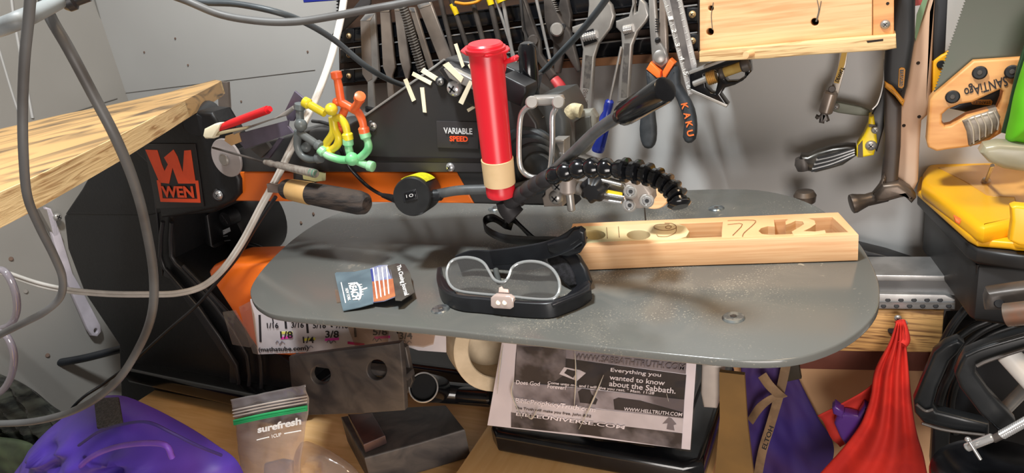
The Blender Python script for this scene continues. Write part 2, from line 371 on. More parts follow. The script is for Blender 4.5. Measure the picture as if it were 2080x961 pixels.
# arm
ap = YP(.44)
arm = slab('arm', ap, [(470, 349), (930, 350), (962, 414), (470, 409)], .045, orange, saw, .002)
slab('arm_back_half', YP(.47), [(880, 346), (1120, 340), (1165, 420), (940, 414)], .02, body, saw, .002)
cvp = YP(.43)
cv = slab('side_cover', cvp, [(478, 304), (640, 262), (690, 262), (738, 236), (872, 142), (905, 118), (960, 126), (1010, 170), (1060, 205), (1090, 250), (1104, 330), (1108, 416), (962, 415), (926, 351), (478, 350)], .05, cover, saw, .0022, res=3)
tube('cover_edge', [cvp.at(*p, .0003) for p in ((740, 236), (872, 143), (903, 121))], .0008, mat('edge_grey', (130, 130, 128), .35), cv, n=2, seg=6)
slab('cover_groove', cvp.up(.0009), [(690, 318), (1000, 322), (1002, 329), (690, 326)], .0012, MATS['badge_black'], cv)
slab('lower_strip', cvp.up(.0005), [(700, 329), (1000, 331), (1000, 349), (700, 349)], .001, mat('strip_grey', (46, 44, 45), .45), cv)
slab('speed_plate', cvp.up(.0012), [(886, 246), (970, 248), (972, 303), (888, 300)], .0014, mat('plate_grey', (47, 45, 46), .4), cv, .0003)
text('variable_lettering', 'VARIABLE', (902, 271), (960, 273), (901, 259), cvp.up(.0014), mat('grey_ink', (186, 186, 186), .6), cv, bold=.02)
text('speed_lettering', 'SPEED', (914, 287), (951, 288), (913, 276), cvp.up(.0014), logo_o, cv, bold=.03)
o = rod('screw_recess', cvp.at(757, 256, -.001), cvp.at(757, 256, .0008), .0045, MATS['badge_black'], cv); screw('screw', cvp.at(758, 256, .001), cvp.n, .0028, steel, cv)
screw('screw', cvp.at(914, 340, .001), cvp.n, .0036, chrome, cv)
o = rod('screw_recess', cvp.at(894, 166, -.001), cvp.at(894, 166, .003), .0036, blk, cv); screw('screw', cvp.at(894, 166, .0032), cvp.n, .0026, steel, cv)
# blade tension lever parts at the top of the head
slab('head_plate', YP(.422), [(888, 142), (905, 128), (970, 158), (985, 170), (985, 225), (960, 218), (908, 192), (906, 165)], .012, mat('head_black', (34, 33, 34), .4), saw, .002)
slab('head_bracket', YP(.415), [(900, 140), (920, 140), (975, 170), (975, 190), (912, 160)], .006, steel, saw, .001)
screw('screw', YP(.4205).at(922, 180), (0, -1, 0), .0058, chrome, saw)
slab('head_cap', YP(.43), [(917, 135), (930, 121), (975, 128), (1000, 160), (960, 160)], .03, blk, saw, .003)
slab('lever_box', YP(.42), [(1022, 152), (1068, 175), (1070, 188), (1058, 218), (1022, 202)], .02, blk, saw, .002)
slab('lever_box_back', YP(.445), [(1020, 140), (1028, 134), (1082, 158), (1070, 215), (1040, 200)], .02, mat('box_black', (24, 25, 27), .3), saw, .002)
slab('head_wedge', YP(.44), [(1028, 205), (1068, 222), (1100, 240), (1085, 270), (1030, 250)], .02, steel, saw, .002)
a, b2 = Q(1070, 84, .45), Q(1078, 205, .45); lathe('tension_lever', b2, a, [(0, .0065), (.5, .0068), (.9, .0066), (.97, .005), (1, .002)], gblk, saw)
# rubber bellows of the arm
for i, (u, v, r) in enumerate(((1070, 330, 72), (1078, 335, 60), (1086, 340, 48), (1092, 345, 34))):
    c = Q(u, v, .427-.004*i); s = S(u, v, .427); lathe('bellows_ring', c+Vector((0, .006, 0)), c, [(0, r*s), (.6, r*s), (1, r*s*.93)], mat('rubber_dark', (44, 48, 50), .35), saw, 40)
slab('head_casting', YP(.445), [(1085, 200), (1125, 196), (1148, 240), (1150, 300), (1145, 360), (1100, 420), (1090, 300)], .05, mat('casting_grey', (62, 64, 64), .42), saw, .004)
slab('clamp_column', YP(.432), [(1122, 284), (1146, 284), (1146, 345), (1124, 345)], .012, steel, saw, .001)
for v in (288, 309): slab('clamp_mark', YP(.4315), [(1124, v), (1144, v), (1144, v+3), (1124, v+3)], .0008, chrome, saw)
cb = slab('clamp_block', YP(.428), [(1108, 352), (1165, 346), (1166, 392), (1142, 397), (1142, 420), (1104, 421), (1100, 402), (1106, 396)], .012, mat('satin_steel', (162, 150, 142), .42, .25, (142, 132, 124), 50), saw, .0015)
for u, v in ((1129, 402), (1134, 378)):
    screw('screw', YP(.427).at(u, v), (0, -1, 0), .0052, steel, cb)
rod('guide_collar', Q(1153, 350, .42), Q(1154, 392, .42), .0058, MATS['satin_steel'], saw)
rod('guide_rod', Q(1156, 385, .419), Q(1161, 428, .419), .0028, steel, saw)
# wire guard loop
gy = .405
g = tube('guard_loop', [Q(*p, gy) for p in ((1082, 212), (1066, 222), (1057, 240), (1054, 290), (1056, 335), (1068, 354), (1088, 361), (1108, 354), (1118, 340), (1122, 290), (1122, 238), (1128, 222), (1132, 210))], .0019, chrome, saw, seg=12)
slab('guard_bracket', YP(.412), [(1076, 198), (1134, 197), (1138, 206), (1136, 216), (1082, 216), (1074, 208)], .01, steel, saw, .0015)
for u, v in ((1080, 208), (1134, 208)): rod('guard_pivot', Q(u, v, .418), Q(u, v, .403), .0042, steel, saw)
# star knob
kp = Q(1203, 388, .40)
bm = bmesh.new(); n = 60; s = S(1203, 388, .40); rings = []
for dy, k in ((.012, .96), (.004, 1), (0, .93), (-.003, .6)):
    rings.append([bm.verts.new(kp+Vector((math.cos(2*math.pi*i/n), 0, math.sin(2*math.pi*i/n)))*s*k*(27+2.6*math.cos(7*2*math.pi*i/n))+Vector((0, dy, 0))) for i in range(n)])
for i in range(3):
    for j in range(n): bm.faces.new((rings[i][j], rings[i][(j+1) % n], rings[i+1][(j+1) % n], rings[i+1][j]))
bm.faces.new(rings[0]); bm.faces.new(rings[-1])
bmo('star_knob', bm, blk, saw)
rod('knob_shaft', Q(1203, 388, .412), Q(1170, 380, .43), .005, steel, saw)
# parallel link arms and blade clamp
lk = mat('link_steel', (150, 146, 140), .3, .75, (128, 124, 118), 30)
for k, pp in enumerate(([(1150, 330), (1172, 320), (1226, 336), (1270, 352), (1268, 366), (1220, 350), (1160, 346)], [(1222, 358), (1272, 372), (1272, 394), (1222, 382)], [(1222, 384), (1272, 396), (1272, 416), (1222, 406)])):
    slab('link_arm', YP(.405+.004*k), pp, .012, lk, saw, .0018)
for pp in (((1222, 366), (1262, 376)), ((1210, 391), (1268, 401)), ((1216, 405), (1262, 412))):
    tube('link_edge', [Q(*pp[0], .4035), Q(*pp[1], .4035)], .0011, chrome, saw, seg=8)
slab('link_label', YP(.4036), [(1228, 385), (1264, 392), (1264, 397), (1228, 392)], .0008, mat('yellow_label', (206, 180, 30), .5), saw)
cl = slab('blade_clamp', YP(.3965), [(1268, 372), (1282, 368), (1308, 372), (1322, 392), (1324, 410), (1318, 420), (1302, 425), (1276, 424), (1268, 416)], .014, MATS['satin_steel'], saw, .002)
for u, v in ((1281, 389), (1279, 417), (1314, 408)): rod('washer', Q(u, v, .3975), Q(u, v, .3950), .0045, steel, cl, seg=18); rod('bolt_head', Q(u, v, .3955), Q(u, v, .3925), .003, chrome, cl, seg=16); rod('hex_socket', Q(u, v, .3935), Q(u, v, .3922), .0014, blk, cl, seg=6)
bp = QZ(1314, 478, 0); rod('blade', bp-Vector((0, 0, .05)), Vector((bp.x, bp.y-.0, .058)), .0006, dsteel, saw, seg=8)
# rear orange disc behind the clamp
c = Q(1324, 392, .44); lathe('wooden_washer', c+Vector((0, .012, 0)), c, [(0, .0125), (.8, .0125), (1, .0115)], pine2, saw, 30)
# motion sensor like pad next to the guard
pad = slab('blower_nozzle_frame', YP(.402), [(1152, 240), (1176, 226), (1200, 224), (1210, 240), (1208, 282), (1192, 310), (1180, 318), (1160, 312), (1158, 262)], .01, mat('grey_rubber_old', (120, 122, 114), .6, 0, (96, 92, 84), 80, bump=.2), saw, .003)
slab('pad_face', YP(.4012), [(1166, 248), (1182, 238), (1199, 236), (1202, 274), (1186, 286), (1168, 290)], .003, mat('pad_dark', (52, 52, 48), .5), saw, .001)
tube('pad_residue', [Q(1156, 232, .40), Q(1166, 224, .40), Q(1180, 226, .40)], .0045, mat('glue_residue', (196, 186, 150), .8, 0, (150, 140, 112), 200, bump=.4), saw, seg=8)
# table
tn = bpy.data.materials.new('dusty_grey_table'); tn.use_nodes = True; nt = tn.node_tree; N = nt.nodes; L = nt.links; bs = N['Principled BSDF']
ge = N.new('ShaderNodeNewGeometry')
def nz(scale, lo, hi, det=3, dist=0):
    z = N.new('ShaderNodeTexNoise'); z.inputs['Scale'].default_value = scale; z.inputs['Detail'].default_value = det; z.inputs['Distortion'].default_value = dist
    r = N.new('ShaderNodeMapRange'); r.inputs[1].default_value = lo; r.inputs[2].default_value = hi
    L.new(ge.outputs['Position'], z.inputs['Vector']); L.new(z.outputs[0], r.inputs[0]); return r.outputs[0]
def mth(op, a, b):
    q = N.new('ShaderNodeMath'); q.operation = op; q.use_clamp = True
    for i, x in enumerate((a, b)):
        if isinstance(x, (int, float)): q.inputs[i].default_value = x
        else: L.new(x, q.inputs[i])
    return q.outputs[0]
sp = mth('MULTIPLY', nz(620, .66, .72, 1), nz(12, .53, .70))
streak = mth('MULTIPLY', nz(120, .64, .72, 3, 1.5), nz(15, .56, .7, 2))
d = N.new('ShaderNodeVectorMath'); d.operation = 'DISTANCE'; L.new(ge.outputs['Position'], d.inputs[0]); d.inputs[1].default_value = (-.165, .455, 0)
near = N.new('ShaderNodeMapRange'); near.inputs[1].default_value = .16; near.inputs[2].default_value = .03; L.new(d.outputs['Value'], near.inputs[0])
sp2 = mth('MULTIPLY', nz(760, .60, .68, 1), mth('MULTIPLY', nz(24, .42, .62), near.outputs[0]))
dust = mth('ADD', mth('MULTIPLY', mth('ADD', sp, streak), .35), mth('MULTIPLY', sp2, .75))
haze = mth('MULTIPLY', nz(30, .45, .75, 5, 1), mth('MULTIPLY', near.outputs[0], .22))
mx = N.new('ShaderNodeMixRGB'); mx.inputs[1].default_value = lin((97, 98, 95)); mx.inputs[2].default_value = lin((214, 200, 176))
L.new(mth('ADD', dust, haze), mx.inputs[0]); L.new(mx.outputs[0], bs.inputs['Base Color'])
rr = N.new('ShaderNodeMapRange'); rr.inputs[3].default_value = .17; rr.inputs[4].default_value = .75; L.new(mth('ADD', dust, haze), rr.inputs[0]); L.new(rr.outputs[0], bs.inputs['Roughness'])
MATS['table'] = tn
tout = [(508, 590), (514, 612), (532, 628), (560, 639), (620, 646), (700, 652), (800, 661), (900, 670), (1000, 681), (1100, 691), (1200, 702), (1300, 713), (1400, 723), (1480, 730), (1560, 732), (1630, 724), (1700, 700), (1750, 668), (1780, 632), (1787, 600), (1782, 562), (1760, 515), (1733, 478), (1690, 440), (1650, 415), (1600, 397), (1540, 386), (1470, 384), (1380, 386), (1200, 390), (960, 398), (800, 410), (745, 417), (690, 432), (640, 455), (590, 490), (548, 530), (520, 564)]
tb = slab('table', ZP(0), tout, .0052, tn, saw, .0011, sm=3, res=3)
for u, v in ((895, 629), (1490, 646), (1455, 424), (1005, 424)):
    c = QZ(u, v, 0); s = lathe('table_screw', c-Vector((0, 0, .004)), c+Vector((0, 0, .0012)), [(0, .0066), (.8, .0066), (1, .0058)], mat('zinc', (168, 176, 178), .3, .8, (120, 128, 134), 200, lo=.45, hi=.55), tb, 24)
    rod('hex_recess', c, c+Vector((0, 0, .0016)), .0022, dsteel, s, seg=6)
# table column and trunnion, mostly out of sight under the table
box('table_column', (-.24, .50, -.17), (-.15, .56, -.0053), body, saw, .003)
rod('tilt_shaft', Q(900, 800, .47), Q(1000, 806, .47), .008, gblk, saw)
# orange lower arm housing
lo_ = slab('lower_arm', YP(.44), [(420, 552), (428, 542), (446, 536), (570, 534), (720, 545), (720, 724), (604, 728), (528, 722), (505, 690), (424, 566)], .05, orange, saw, .007, res=3)
# flexible segmented air hose
hose = [(1034, 412, .41), (1052, 400, .405), (1068, 388, .40), (1084, 378, .395), (1100, 368, .39), (1118, 360, .385), (1138, 352, .38), (1162, 345, .378), (1190, 341, .376), (1218, 341, .374), (1246, 343, .372), (1274, 346, .37), (1298, 350, .368), (1319, 355, .366), (1338, 363, .364), (1355, 374, .362), (1367, 386, .36), (1376, 399, .358), (1379, 412, .356)]
hp_ = [Q(*p) for p in hose]
for i in range(len(hp_)-1):
    a, b = hp_[i], hp_[i+1]; d = (b-a); k = (1.08 if 5 < i < 12 else 1.0)*(.92 if i > 12 else 1)
    L_ = d.length; r = .0056*k
    if i < 5:
        prof = [(-.15, r*.7), (.1, r*.92), (.5, r), (.9, r*.9), (1.1, r*.6)]
    elif i < 10:
        prof = [(-.12, r*.5), (0, r*.72), (.2, r*.95), (.45, r*1.06), (.7, r*.98), (.92, r*.7), (1.05, r*.55)]
    else:
        prof = [(-.1, r*.62), (.1, r*.72), (.3, r*.95), (.7, r*.98), (.78, r*1.22), (1.0, r*1.22), (1.06, r*.9)]
    lathe('hose_segment', a, b, prof, gblk if i > 4 else mat('matt_black_plastic', (34, 32, 34), .55), saw, 22)
lathe('hose_nozzle', hp_[-1], hp_[-1]+(hp_[-1]-hp_[-2])*.7, [(0, .0062), (.3, .0066), (.6, .006), (1, .0046)], gblk, saw, 22)
tube('hose_base', [Q(1028, 408, .412), Q(1034, 425, .412), Q(1048, 440, .412)], .0075, MATS['matt_black_plastic'], saw, n=4)
slab('hose_bracket', YP(.425), [(1024, 398), (1052, 398), (1060, 420), (1040, 428), (1026, 424)], .012, MATS['matt_black_plastic'], saw, .002)
# ruler print on the lower arm and the tape that holds it
rp_ = YP(.428)
rul = T('ruler_print', 'white printed inch fraction ruler strip taped below the table on the orange housing', 'paper sign', rp_.at(700, 715))
rmat = mat('paper_white', (214, 208, 212), .6, 0, (200, 194, 198), 20)
slab('sheet', rp_, [(508, 608), (560, 600), (720, 610), (905, 640), (906, 716), (850, 712), (820, 702), (780, 706), (624, 716), (524, 720)], .0006, rmat, rul)
ink = mat('black_ink', (28, 26, 30), .7)
for s, a, b, d in (('1/16', (543, 667), (566, 667), (542, 656)), ('3/16', (592, 666), (617, 666), (592, 655)), ('5/16', (636, 667), (662, 667), (636, 656)), ('7/16', (682, 667), (707, 667), (682, 656)),
                   ('1/8', (570, 687), (595, 687), (569, 673)), ('1/4', (616, 697), (638, 697), (615, 684)), ('3/8', (661, 686), (688, 686), (661, 672)), ('5/8', (758, 681), (787, 681), (757, 667)), ('3/4', (812, 689), (838, 689), (811, 675)),
                   ('(mathatube.com)', (526, 717), (627, 714), (525, 706))):
    text('fraction_mark', s, a, b, d, rp_, ink, rul, bold=.01)
for u, v0, v1, wd in ((527, 640, 695, 4), (553, 645, 657, 2), (579, 648, 668, 4), (600, 650, 655, 2), (623, 655, 677, 4), (672, 660, 665, 3), (720, 660, 685, 4), (806, 672, 678, 3)):
    slab('tick', rp_.up(.0004), [(u-wd/2, v0), (u+wd/2, v0), (u+wd/2+2, v1), (u-wd/2+2, v1)], .0004, ink, rul)
for pts, c in (([(570, 687), (594, 684)], (226, 60, 170)), ([(660, 690), (688, 688)], (236, 70, 190)), ([(760, 686), (792, 684)], (236, 70, 190)), ([(706, 696), (740, 700)], (206, 40, 120)), ([(615, 690), (640, 688)], (226, 222, 90)), ([(572, 676), (594, 676)], (232, 226, 110))):
    slab('highlighter_mark', rp_.up(.0003), [(pts[0][0], pts[0][1]-2), (pts[1][0], pts[1][1]-2), (pts[1][0], pts[1][1]+3), (pts[0][0], pts[0][1]+3)], .0003, mat('hl%d%d' % (c[0], c[1]), c, .7), rul)
for u, v in ((568, 697), (672, 696), (626, 707), (765, 692), (826, 697)):
    tube('pencil_scrawl', [rp_.at(u-8, v, .0005), rp_.at(u-4, v-5, .0005), rp_.at(u, v+2, .0005), rp_.at(u+5, v-4, .0005), rp_.at(u+10, v, .0005)], .00035, mat('pencil', (110, 108, 120), .7), rul, seg=5)
clear = glassy('clear_tape', (242, 232, 222), .07, .94)
for i, (pp, l) in enumerate((([(452, 634), (478, 630), (500, 668), (514, 698), (508, 706), (472, 700), (466, 680)], 'loose flap of clear tape left of the ruler print'), ([(485, 624), (508, 612), (516, 640), (524, 720), (514, 718), (500, 680)], 'clear tape strip on the left edge of the ruler print'), ([(706, 664), (770, 650), (790, 664), (788, 698), (722, 706)], 'wrinkled clear tape over the middle of the ruler print'), ([(800, 640), (890, 650), (880, 700), (860, 706), (812, 700)], 'clear tape at the right end of the ruler print'))):
    tag(slab('clear_tape', rp_.up(.0014+.0002*i), pp, .0003, clear), l, 'tape')
# ------------------------------------------------------------ shelf and tool rail on the wall
RY0 = .655
brown = mat('stained_wood', (70, 48, 34), .6, 0, (50, 34, 26), 12, (1, 1, 12), lo=.35, hi=.7)
tag(slab('backing_board', YP(.664), [(686, -30), (1425, -120), (1425, 112), (690, 176)], .0159, brown), 'brown stained board on the wall behind the black magnetic bars', 'board')
def vl(u, v1400): return 400-(400-v1400)*(u+1715)/3115
def rail(va, vb, lab):
    r = T('magnetic_tool_rail', lab, 'tool holder', YP(RY0).at(1050, vl(1050, vb)), 'black magnetic bars behind the hand tools')
    slab('bar', YP(RY0), [(690, vl(690, va)), (1418, vl(1418, va)), (1418, vl(1418, vb)), (690, vl(690, vb))], .0088, gblk, r, .002)
    for v in (va+2, vb-3): tube('lip', [YP(RY0-.0005).at(692, vl(692, v)), YP(RY0-.0005).at(1416, vl(1416, v))], .0008, chrome if va > 0 and v < vb-5 else gblk, r, seg=6)
    for u in (708, 1406):
        vm = vl(u, (va+vb)/2)
        slab('end_block', YP(RY0-.0012), [(u-11, vm-14), (u+11, vm-14), (u+11, vm+14), (u-11, vm+14)], .003, blk, r, .001)
        screw('screw', YP(RY0-.0025).at(u, vm), (0, -1, 0), .0032, mat('brass_screw', (206, 176, 130), .4, .6), r)
rail(-40, 0, 'black magnetic tool bar, uppermost of the three in the rack'); rail(10, 50, 'black magnetic tool bar, middle of the three in the rack'); rail(66, 102, 'black magnetic tool bar, lowest of the three in the rack')
sh = T('pine_shelf_box', 'pale pine and plywood box fixed to the wall above the hanging hammers', 'wooden box', Q(1620, 110, .60))
knot = lambda u, v, r: cpx(u, v, r, n=16)
slab('front_panel', YP(.60), [(1421, -60), (1772, -60), (1772, 78), (1421, 104)], .012, pine, sh, .0008, holes=[cpx(1444, 17, 5.5, n=14), cpx(1442, 65, 7.5, n=16), cpx(1655, 45, 8, n=16)])
slab('side_panel', YP(.5995), [(1773, -60), (1816, -60), (1816, 76), (1773, 79)], .079, mat('pine_end', (224, 166, 108), .55, 0, (206, 140, 86), 12, (1, 1, 14), lo=.4, hi=.65), sh, .0008)
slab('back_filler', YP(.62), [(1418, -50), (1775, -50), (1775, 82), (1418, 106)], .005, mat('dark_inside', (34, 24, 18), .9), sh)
slab('bottom_board', YP(.592), [(1420, 105), (1560, 93), (1650, 84), (1820, 71), (1821, 98), (1800, 102), (1690, 109), (1640, 112), (1560, 119), (1420, 127)], .086, plye, sh, .001)
slab('bottom_board_edge', YP(.654), [(1030, 126), (1425, 104), (1425, 122), (1030, 146)], .009, mat('brown_edge', (138, 98, 66), .6, 0, (112, 76, 50), 20), sh, .001)
slab('slot', YP(.5918), [(1760, 83), (1794, 79), (1794, 83), (1762, 87)], .002, MATS['dark_inside'], sh)
lathe('peg', Q(1515, 112, .585), Q(1536, 106, .60), [(0, .0028), (1, .0032)], pine2, sh, 12)
screw('screw', YP(.5985).at(1798, 50), (0, -1, 0), .0034, steel, sh)
for u, v in ((1803, 7),): rod('nail_hole', Q(u, v, .601), Q(u, v, .5992), .0012, MATS['dark_inside'], sh, seg=8)
for pp in ([(1449, 5), (1445, 30), (1447, 60)], [(1660, 0), (1663, 20), (1657, 44)], [(1668, 2), (1664, 24), (1659, 44)]):
    tube('pencil_line', [YP(.5996).at(*p) for p in pp], .0003, mat('pencil_dark', (90, 84, 76), .7), sh, seg=5)
YT = .648
yellow = mat('yellow_plastic', (232, 196, 24), .4)
# ------------------------------------------------------------ chisels and file
G = 'wood chisels on the magnetic rack'
def bladed(name, lab, cat, pp, bev=None, y=YT, m=None, grp=None, th=.004):
    r = T(name, lab, cat, Q(pp[0][0], pp[0][1], y), grp)
    slab('blade', YP(y), pp, th, m or steel, r, .0012)
    if bev: slab('bevel', YP(y-.0004), bev, .001, chrome, r, .0002)
    return r
shade = mat('chisel_face', (156, 144, 134), .32, .35, (130, 120, 112), 30)
c1 = bladed('chisel', 'steel chisel, leftmost on the rack with a square shoulder', 'chisel', [(731, 41), (741, 29), (761, 27), (770, 151), (758, 168), (761, 222), (746, 222), (746, 168), (735, 151)], [(731, 42), (741, 30), (760, 28), (752, 42)], m=steel, grp=G)
slab('blade_face', YP(YT-.0003), [(732, 43), (751, 43), (756, 160), (746, 166), (736, 150)], .001, shade, c1)
tube('ferrule', [Q(752, 218, YT-.002), Q(752, 226, YT-.002)], .006, blk, c1, n=1)
c2 = bladed('chisel', 'steel chisel with a flared tip, second from the left on the rack', 'chisel', [(765, 17), (794, 15), (791, 24), (802, 137), (796, 154), (799, 199), (787, 199), (784, 154), (777, 137), (771, 24)], [(766, 18), (793, 16), (790, 24), (771, 24)], m=shade, grp=G)
c3 = bladed('chisel', 'narrow steel chisel left of the round file', 'chisel', [(799, 10), (814, 10), (833, 137), (828, 161), (823, 161), (811, 120)], [(799, 11), (813, 11), (814, 22), (802, 22)], m=shade, grp=G)
c4 = bladed('chisel', 'narrow steel chisel right of the round file', 'chisel', [(830, 15), (842, 15), (880, 141), (869, 141)], [(830, 16), (841, 16), (843, 24), (833, 24)], m=shade, grp=G)
c5 = bladed('chisel', 'widest steel chisel on the rack, tilted with a bright tip', 'chisel', [(847, 10), (873, 2), (917, 120), (893, 127)], [(847, 11), (872, 3), (875, 10), (851, 18)], m=shade, grp=G)
fl = T('round_file', 'round ribbed steel file leaning between the chisels', 'file', Q(857, 144, .636))
tp('file_rod', [(810, -20, .638), (816, 5, .638), (838, 75, .637), (858, 146, .636)], 9, dsteel, fl)
for i in range(26):
    t = i/26; u, v = 815+43*t, 5+141*t
    tube('file_ridge', [Q(u-8, v+3, .634), Q(u, v+1, .629), Q(u+8, v-3, .634)], .0006, steel, fl, n=3, seg=5)
# thin driver shafts on the rack
drv = [('dark driver shaft just right of the widest chisel', [(893, -8), (923, 118)], 5, dsteel, None), ('grey driver shaft with a yellow band near its top', [(914, -8), (948, 92)], 5.2, dsteel, (918, 8, 928, 30)),
       ('plain grey driver shaft behind the red tube cap', [(957, -8), (983, 90)], 5.4, dsteel, None), ('grey driver shaft with a yellow top, above the red tube', [(993, -8), (1020, 112)], 6, dsteel, (993, -6, 998, 10)),
       ('bright thin driver shaft with a yellow grip right of the red tube', [(1020, -8), (1044, 127)], 4.2, chrome, (1019, -8, 1023, 3)), ('bright thin driver shaft left of the slip joint pliers', [(1088, -8), (1117, 120)], 3.4, chrome, None),
       ('bright thin driver shaft left of the black tension lever', [(1008, 0), (1052, 138)], 3, chrome, None)]
for lab, pp, r, m, band in drv:
    d = T('screwdriver', lab, 'screwdriver', Q(*pp[1], YT-.004), 'drivers hanging tip down on the magnetic rack')
    tp('shaft', [(*pp[0], YT-.006), (*pp[1], YT-.006)], r, m, d, n=1)
    if band: tp('band' if band[3] > 5 else 'grip', [(band[0], band[1], YT-.006), (band[2], band[3], YT-.006)], r*1.12 if band[3] > 5 else 14, yellow, d, n=1)
tag(tube('orange_wire', [Q(925, 5, .636), Q(945, 8, .634), Q(968, 4, .636), (Q(980, -5, .638))], .0016, mat('orange_wire', (214, 140, 30), .5)), 'orange yellow wire loop at the top of the driver shafts', 'wire')
# ------------------------------------------------------------ pliers and wrenches
sp_ = T('slip_joint_pliers', 'grey steel slip joint pliers hanging with jaws up', 'pliers', Q(1150, 140, .64))
slab('jaw', YP(.640), [(1102, -20), (1120, -20), (1123, 6), (1129, 18), (1140, 40), (1158, 65), (1178, 144), (1171, 148), (1150, 113), (1133, 96), (1116, 79), (1105, 40)], .007, dsteel, sp_, .002)
slab('jaw', YP(.645), [(1140, -20), (1153, 0), (1160, 31), (1157, 70), (1146, 100), (1136, 150), (1124, 150), (1122, 90), (1118, 60), (1132, 20)], .007, dsteel, sp_, .002)
for i in range(6): slab('tooth', YP(.6395), [(1120+i*1.8, 0+i*4), (1127+i*1.8, 1+i*4), (1121+i*1.8, 3+i*4)], .003, steel, sp_)
rod('pivot', Q(1131, 60, .642), Q(1131, 60, .635), .0065, steel, sp_); rod('slot_recess', Q(1144, 54, .641), Q(1144, 54, .6394), .003, blk, sp_)
nn = T('needle_nose_pliers', 'long nose pliers with red handles hanging on the rack', 'pliers', Q(1150, 220, .63))
slab('jaw', YP(.642), [(1056, -20), (1062, -10), (1086, 58), (1096, 82), (1098, 110), (1128, 152), (1116, 166), (1090, 124), (1076, 84), (1066, 60)], .007, dsteel, nn, .002)
slab('jaw', YP(.646), [(1050, -20), (1058, -20), (1064, 60), (1084, 100), (1092, 150), (1084, 190), (1074, 140), (1064, 100)], .007, dsteel, nn, .002)
rod('pivot', Q(1083, 82, .645), Q(1083, 82, .639), .0055, dsteel, nn)
tube('handle', [Q(1126, 160, .638), Q(1138, 176, .637), Q(1148, 200, .636), Q(1150, 224, .635)], [.0062, .0072, .0068, .005], mat('red_grip', (176, 48, 54), .45, 0, (190, 70, 74), 60), nn, sx=1, sy=.7)
tube('handle', [Q(1086, 186, .645), Q(1094, 210, .645), Q(1100, 240, .645)], .006, MATS['red_grip'], nn)
emb = mat('embossed_steel', (196, 192, 188), .3, .8)
def wrench(lab, outl, kn, kbox, y, marks):
    r = T('adjustable_wrench', lab, 'wrench', Q(*outl[len(outl)//2], y), 'adjustable wrenches on the rack')
    slab('handle', YP(y), outl, .007, steel, r, .0022, res=3)
    slab('window', YP(y-.0004), kbox, .0015, blk, r)
    a, b = kn; A, B = Q(*a, y-.001), Q(*b, y-.001)
    lathe('adjusting_screw', A, B, [(i/12, .0042 if i % 2 else .0034) for i in range(13)], chrome, r, 18)
    for f in marks: f(r, YP(y))
wrench('large adjustable wrench, left of the two on the rack', [(1193, -25), (1222, -20), (1233, 0), (1242, 10), (1248, 32), (1240, 58), (1216, 89), (1207, 117), (1200, 227), (1173, 222), (1183, 100), (1176, 74), (1161, 66), (1161, 55), (1192, 44), (1195, 10)], ((1184, 77), (1212, 70)), [(1181, 66), (1205, 58), (1213, 84), (1186, 94)], .636,
       [lambda r, p: text('size_mark', '8in.200', (1184, 181), (1184, 224), (1194, 180), p, emb, r, off=.0002), lambda r, p: slab('inset', p.up(.0002), [(1189, 112), (1203, 114), (1197, 180), (1184, 178)], .0006, mat('inset_steel', (118, 114, 112), .4, .7, (150, 146, 140), 160, lo=.45, hi=.6), r)])
wrench('smaller adjustable wrench, right of the two on the rack', [(1279, -20), (1284, 6), (1276, 34), (1250, 43), (1250, 56), (1260, 66), (1262, 89), (1252, 210), (1276, 205), (1284, 93), (1295, 65), (1312, 45), (1319, 31), (1312, 7), (1298, -6), (1294, 24), (1290, 26), (1288, -20)], ((1266, 61), (1286, 57)), [(1264, 54), (1283, 49), (1288, 66), (1268, 72)], .634,
       [lambda r, p: slab('inset', p.up(.0002), [(1268, 88), (1279, 88), (1273, 198), (1261, 198)], .0006, MATS['inset_steel'], r)])
bs_ = T('blue_screwdriver', 'screwdriver with a translucent blue handle hanging below the wrenches', 'screwdriver', Q(1218, 308, .632))
tp('shaft', [(1262, 95, .632), (1238, 208, .632)], 2.6, steel, bs_, n=1)
blue = mat('blue_acetate', (30, 44, 128), .25, 0, (40, 56, 150), 60)
a, b = Q(1239, 203, .632), Q(1213, 309, .632); s = S(1225, 250, .632)
hd = lathe('handle', a, b, [(0, 6*s), (.03, 9*s), (.12, 9.5*s), (.22, 8*s), (.32, 12*s), (.6, 13.5*s), (.92, 14*s), (.98, 12*s), (1, 6*s)], blue, bs_)
for k in (-9, -3, 3, 9): tube('flute', [Q(1233+k*.8, 240, .628), Q(1217+k, 300, .6265)], .0008, mat('blue_dark', (18, 26, 84), .3), hd, seg=6)
kk = T('orange_collar_pliers', 'needle nose pliers with black handles and orange collars', 'pliers', Q(1340, 290, .62))
slab('jaw', YP(.630), [(1316, -25), (1329, -25), (1332, 10), (1336, 60), (1339, 80), (1352, 100), (1358, 128), (1342, 138), (1324, 128), (1322, 100), (1318, 50)], .007, steel, kk, .0018)
slab('jaw', YP(.632), [(1338, -25), (1350, -25), (1355, 70), (1356, 100), (1354, 126), (1345, 140), (1330, 110), (1335, 70), (1338, 50)], .007, MATS['chisel_face'], kk, .0018)
for v in range(38, 66, 5): slab('jaw_tooth', YP(.6295), [(1331, v), (1338, v+1), (1338, v+3), (1331, v+2)], .001, blk, kk)
lathe('pivot', Q(1340, 115, .631), Q(1340, 115, .6285), [(0, .0058), (.8, .0058), (1, .005)], steel, kk); rod('cutter_gap', Q(1336, 80, .631), Q(1336, 84, .6285), .0026, blk, kk, seg=10)
orc = mat('orange_rubber', (238, 106, 40), .45)
slab('collar', YP(.626), [(1321, 126), (1341, 145), (1341, 158), (1334, 159), (1312, 141)], .011, orc, kk, .001); slab('collar', YP(.626), [(1360, 120), (1370, 129), (1352, 158), (1346, 158), (1345, 146)], .011, orc, kk, .001)
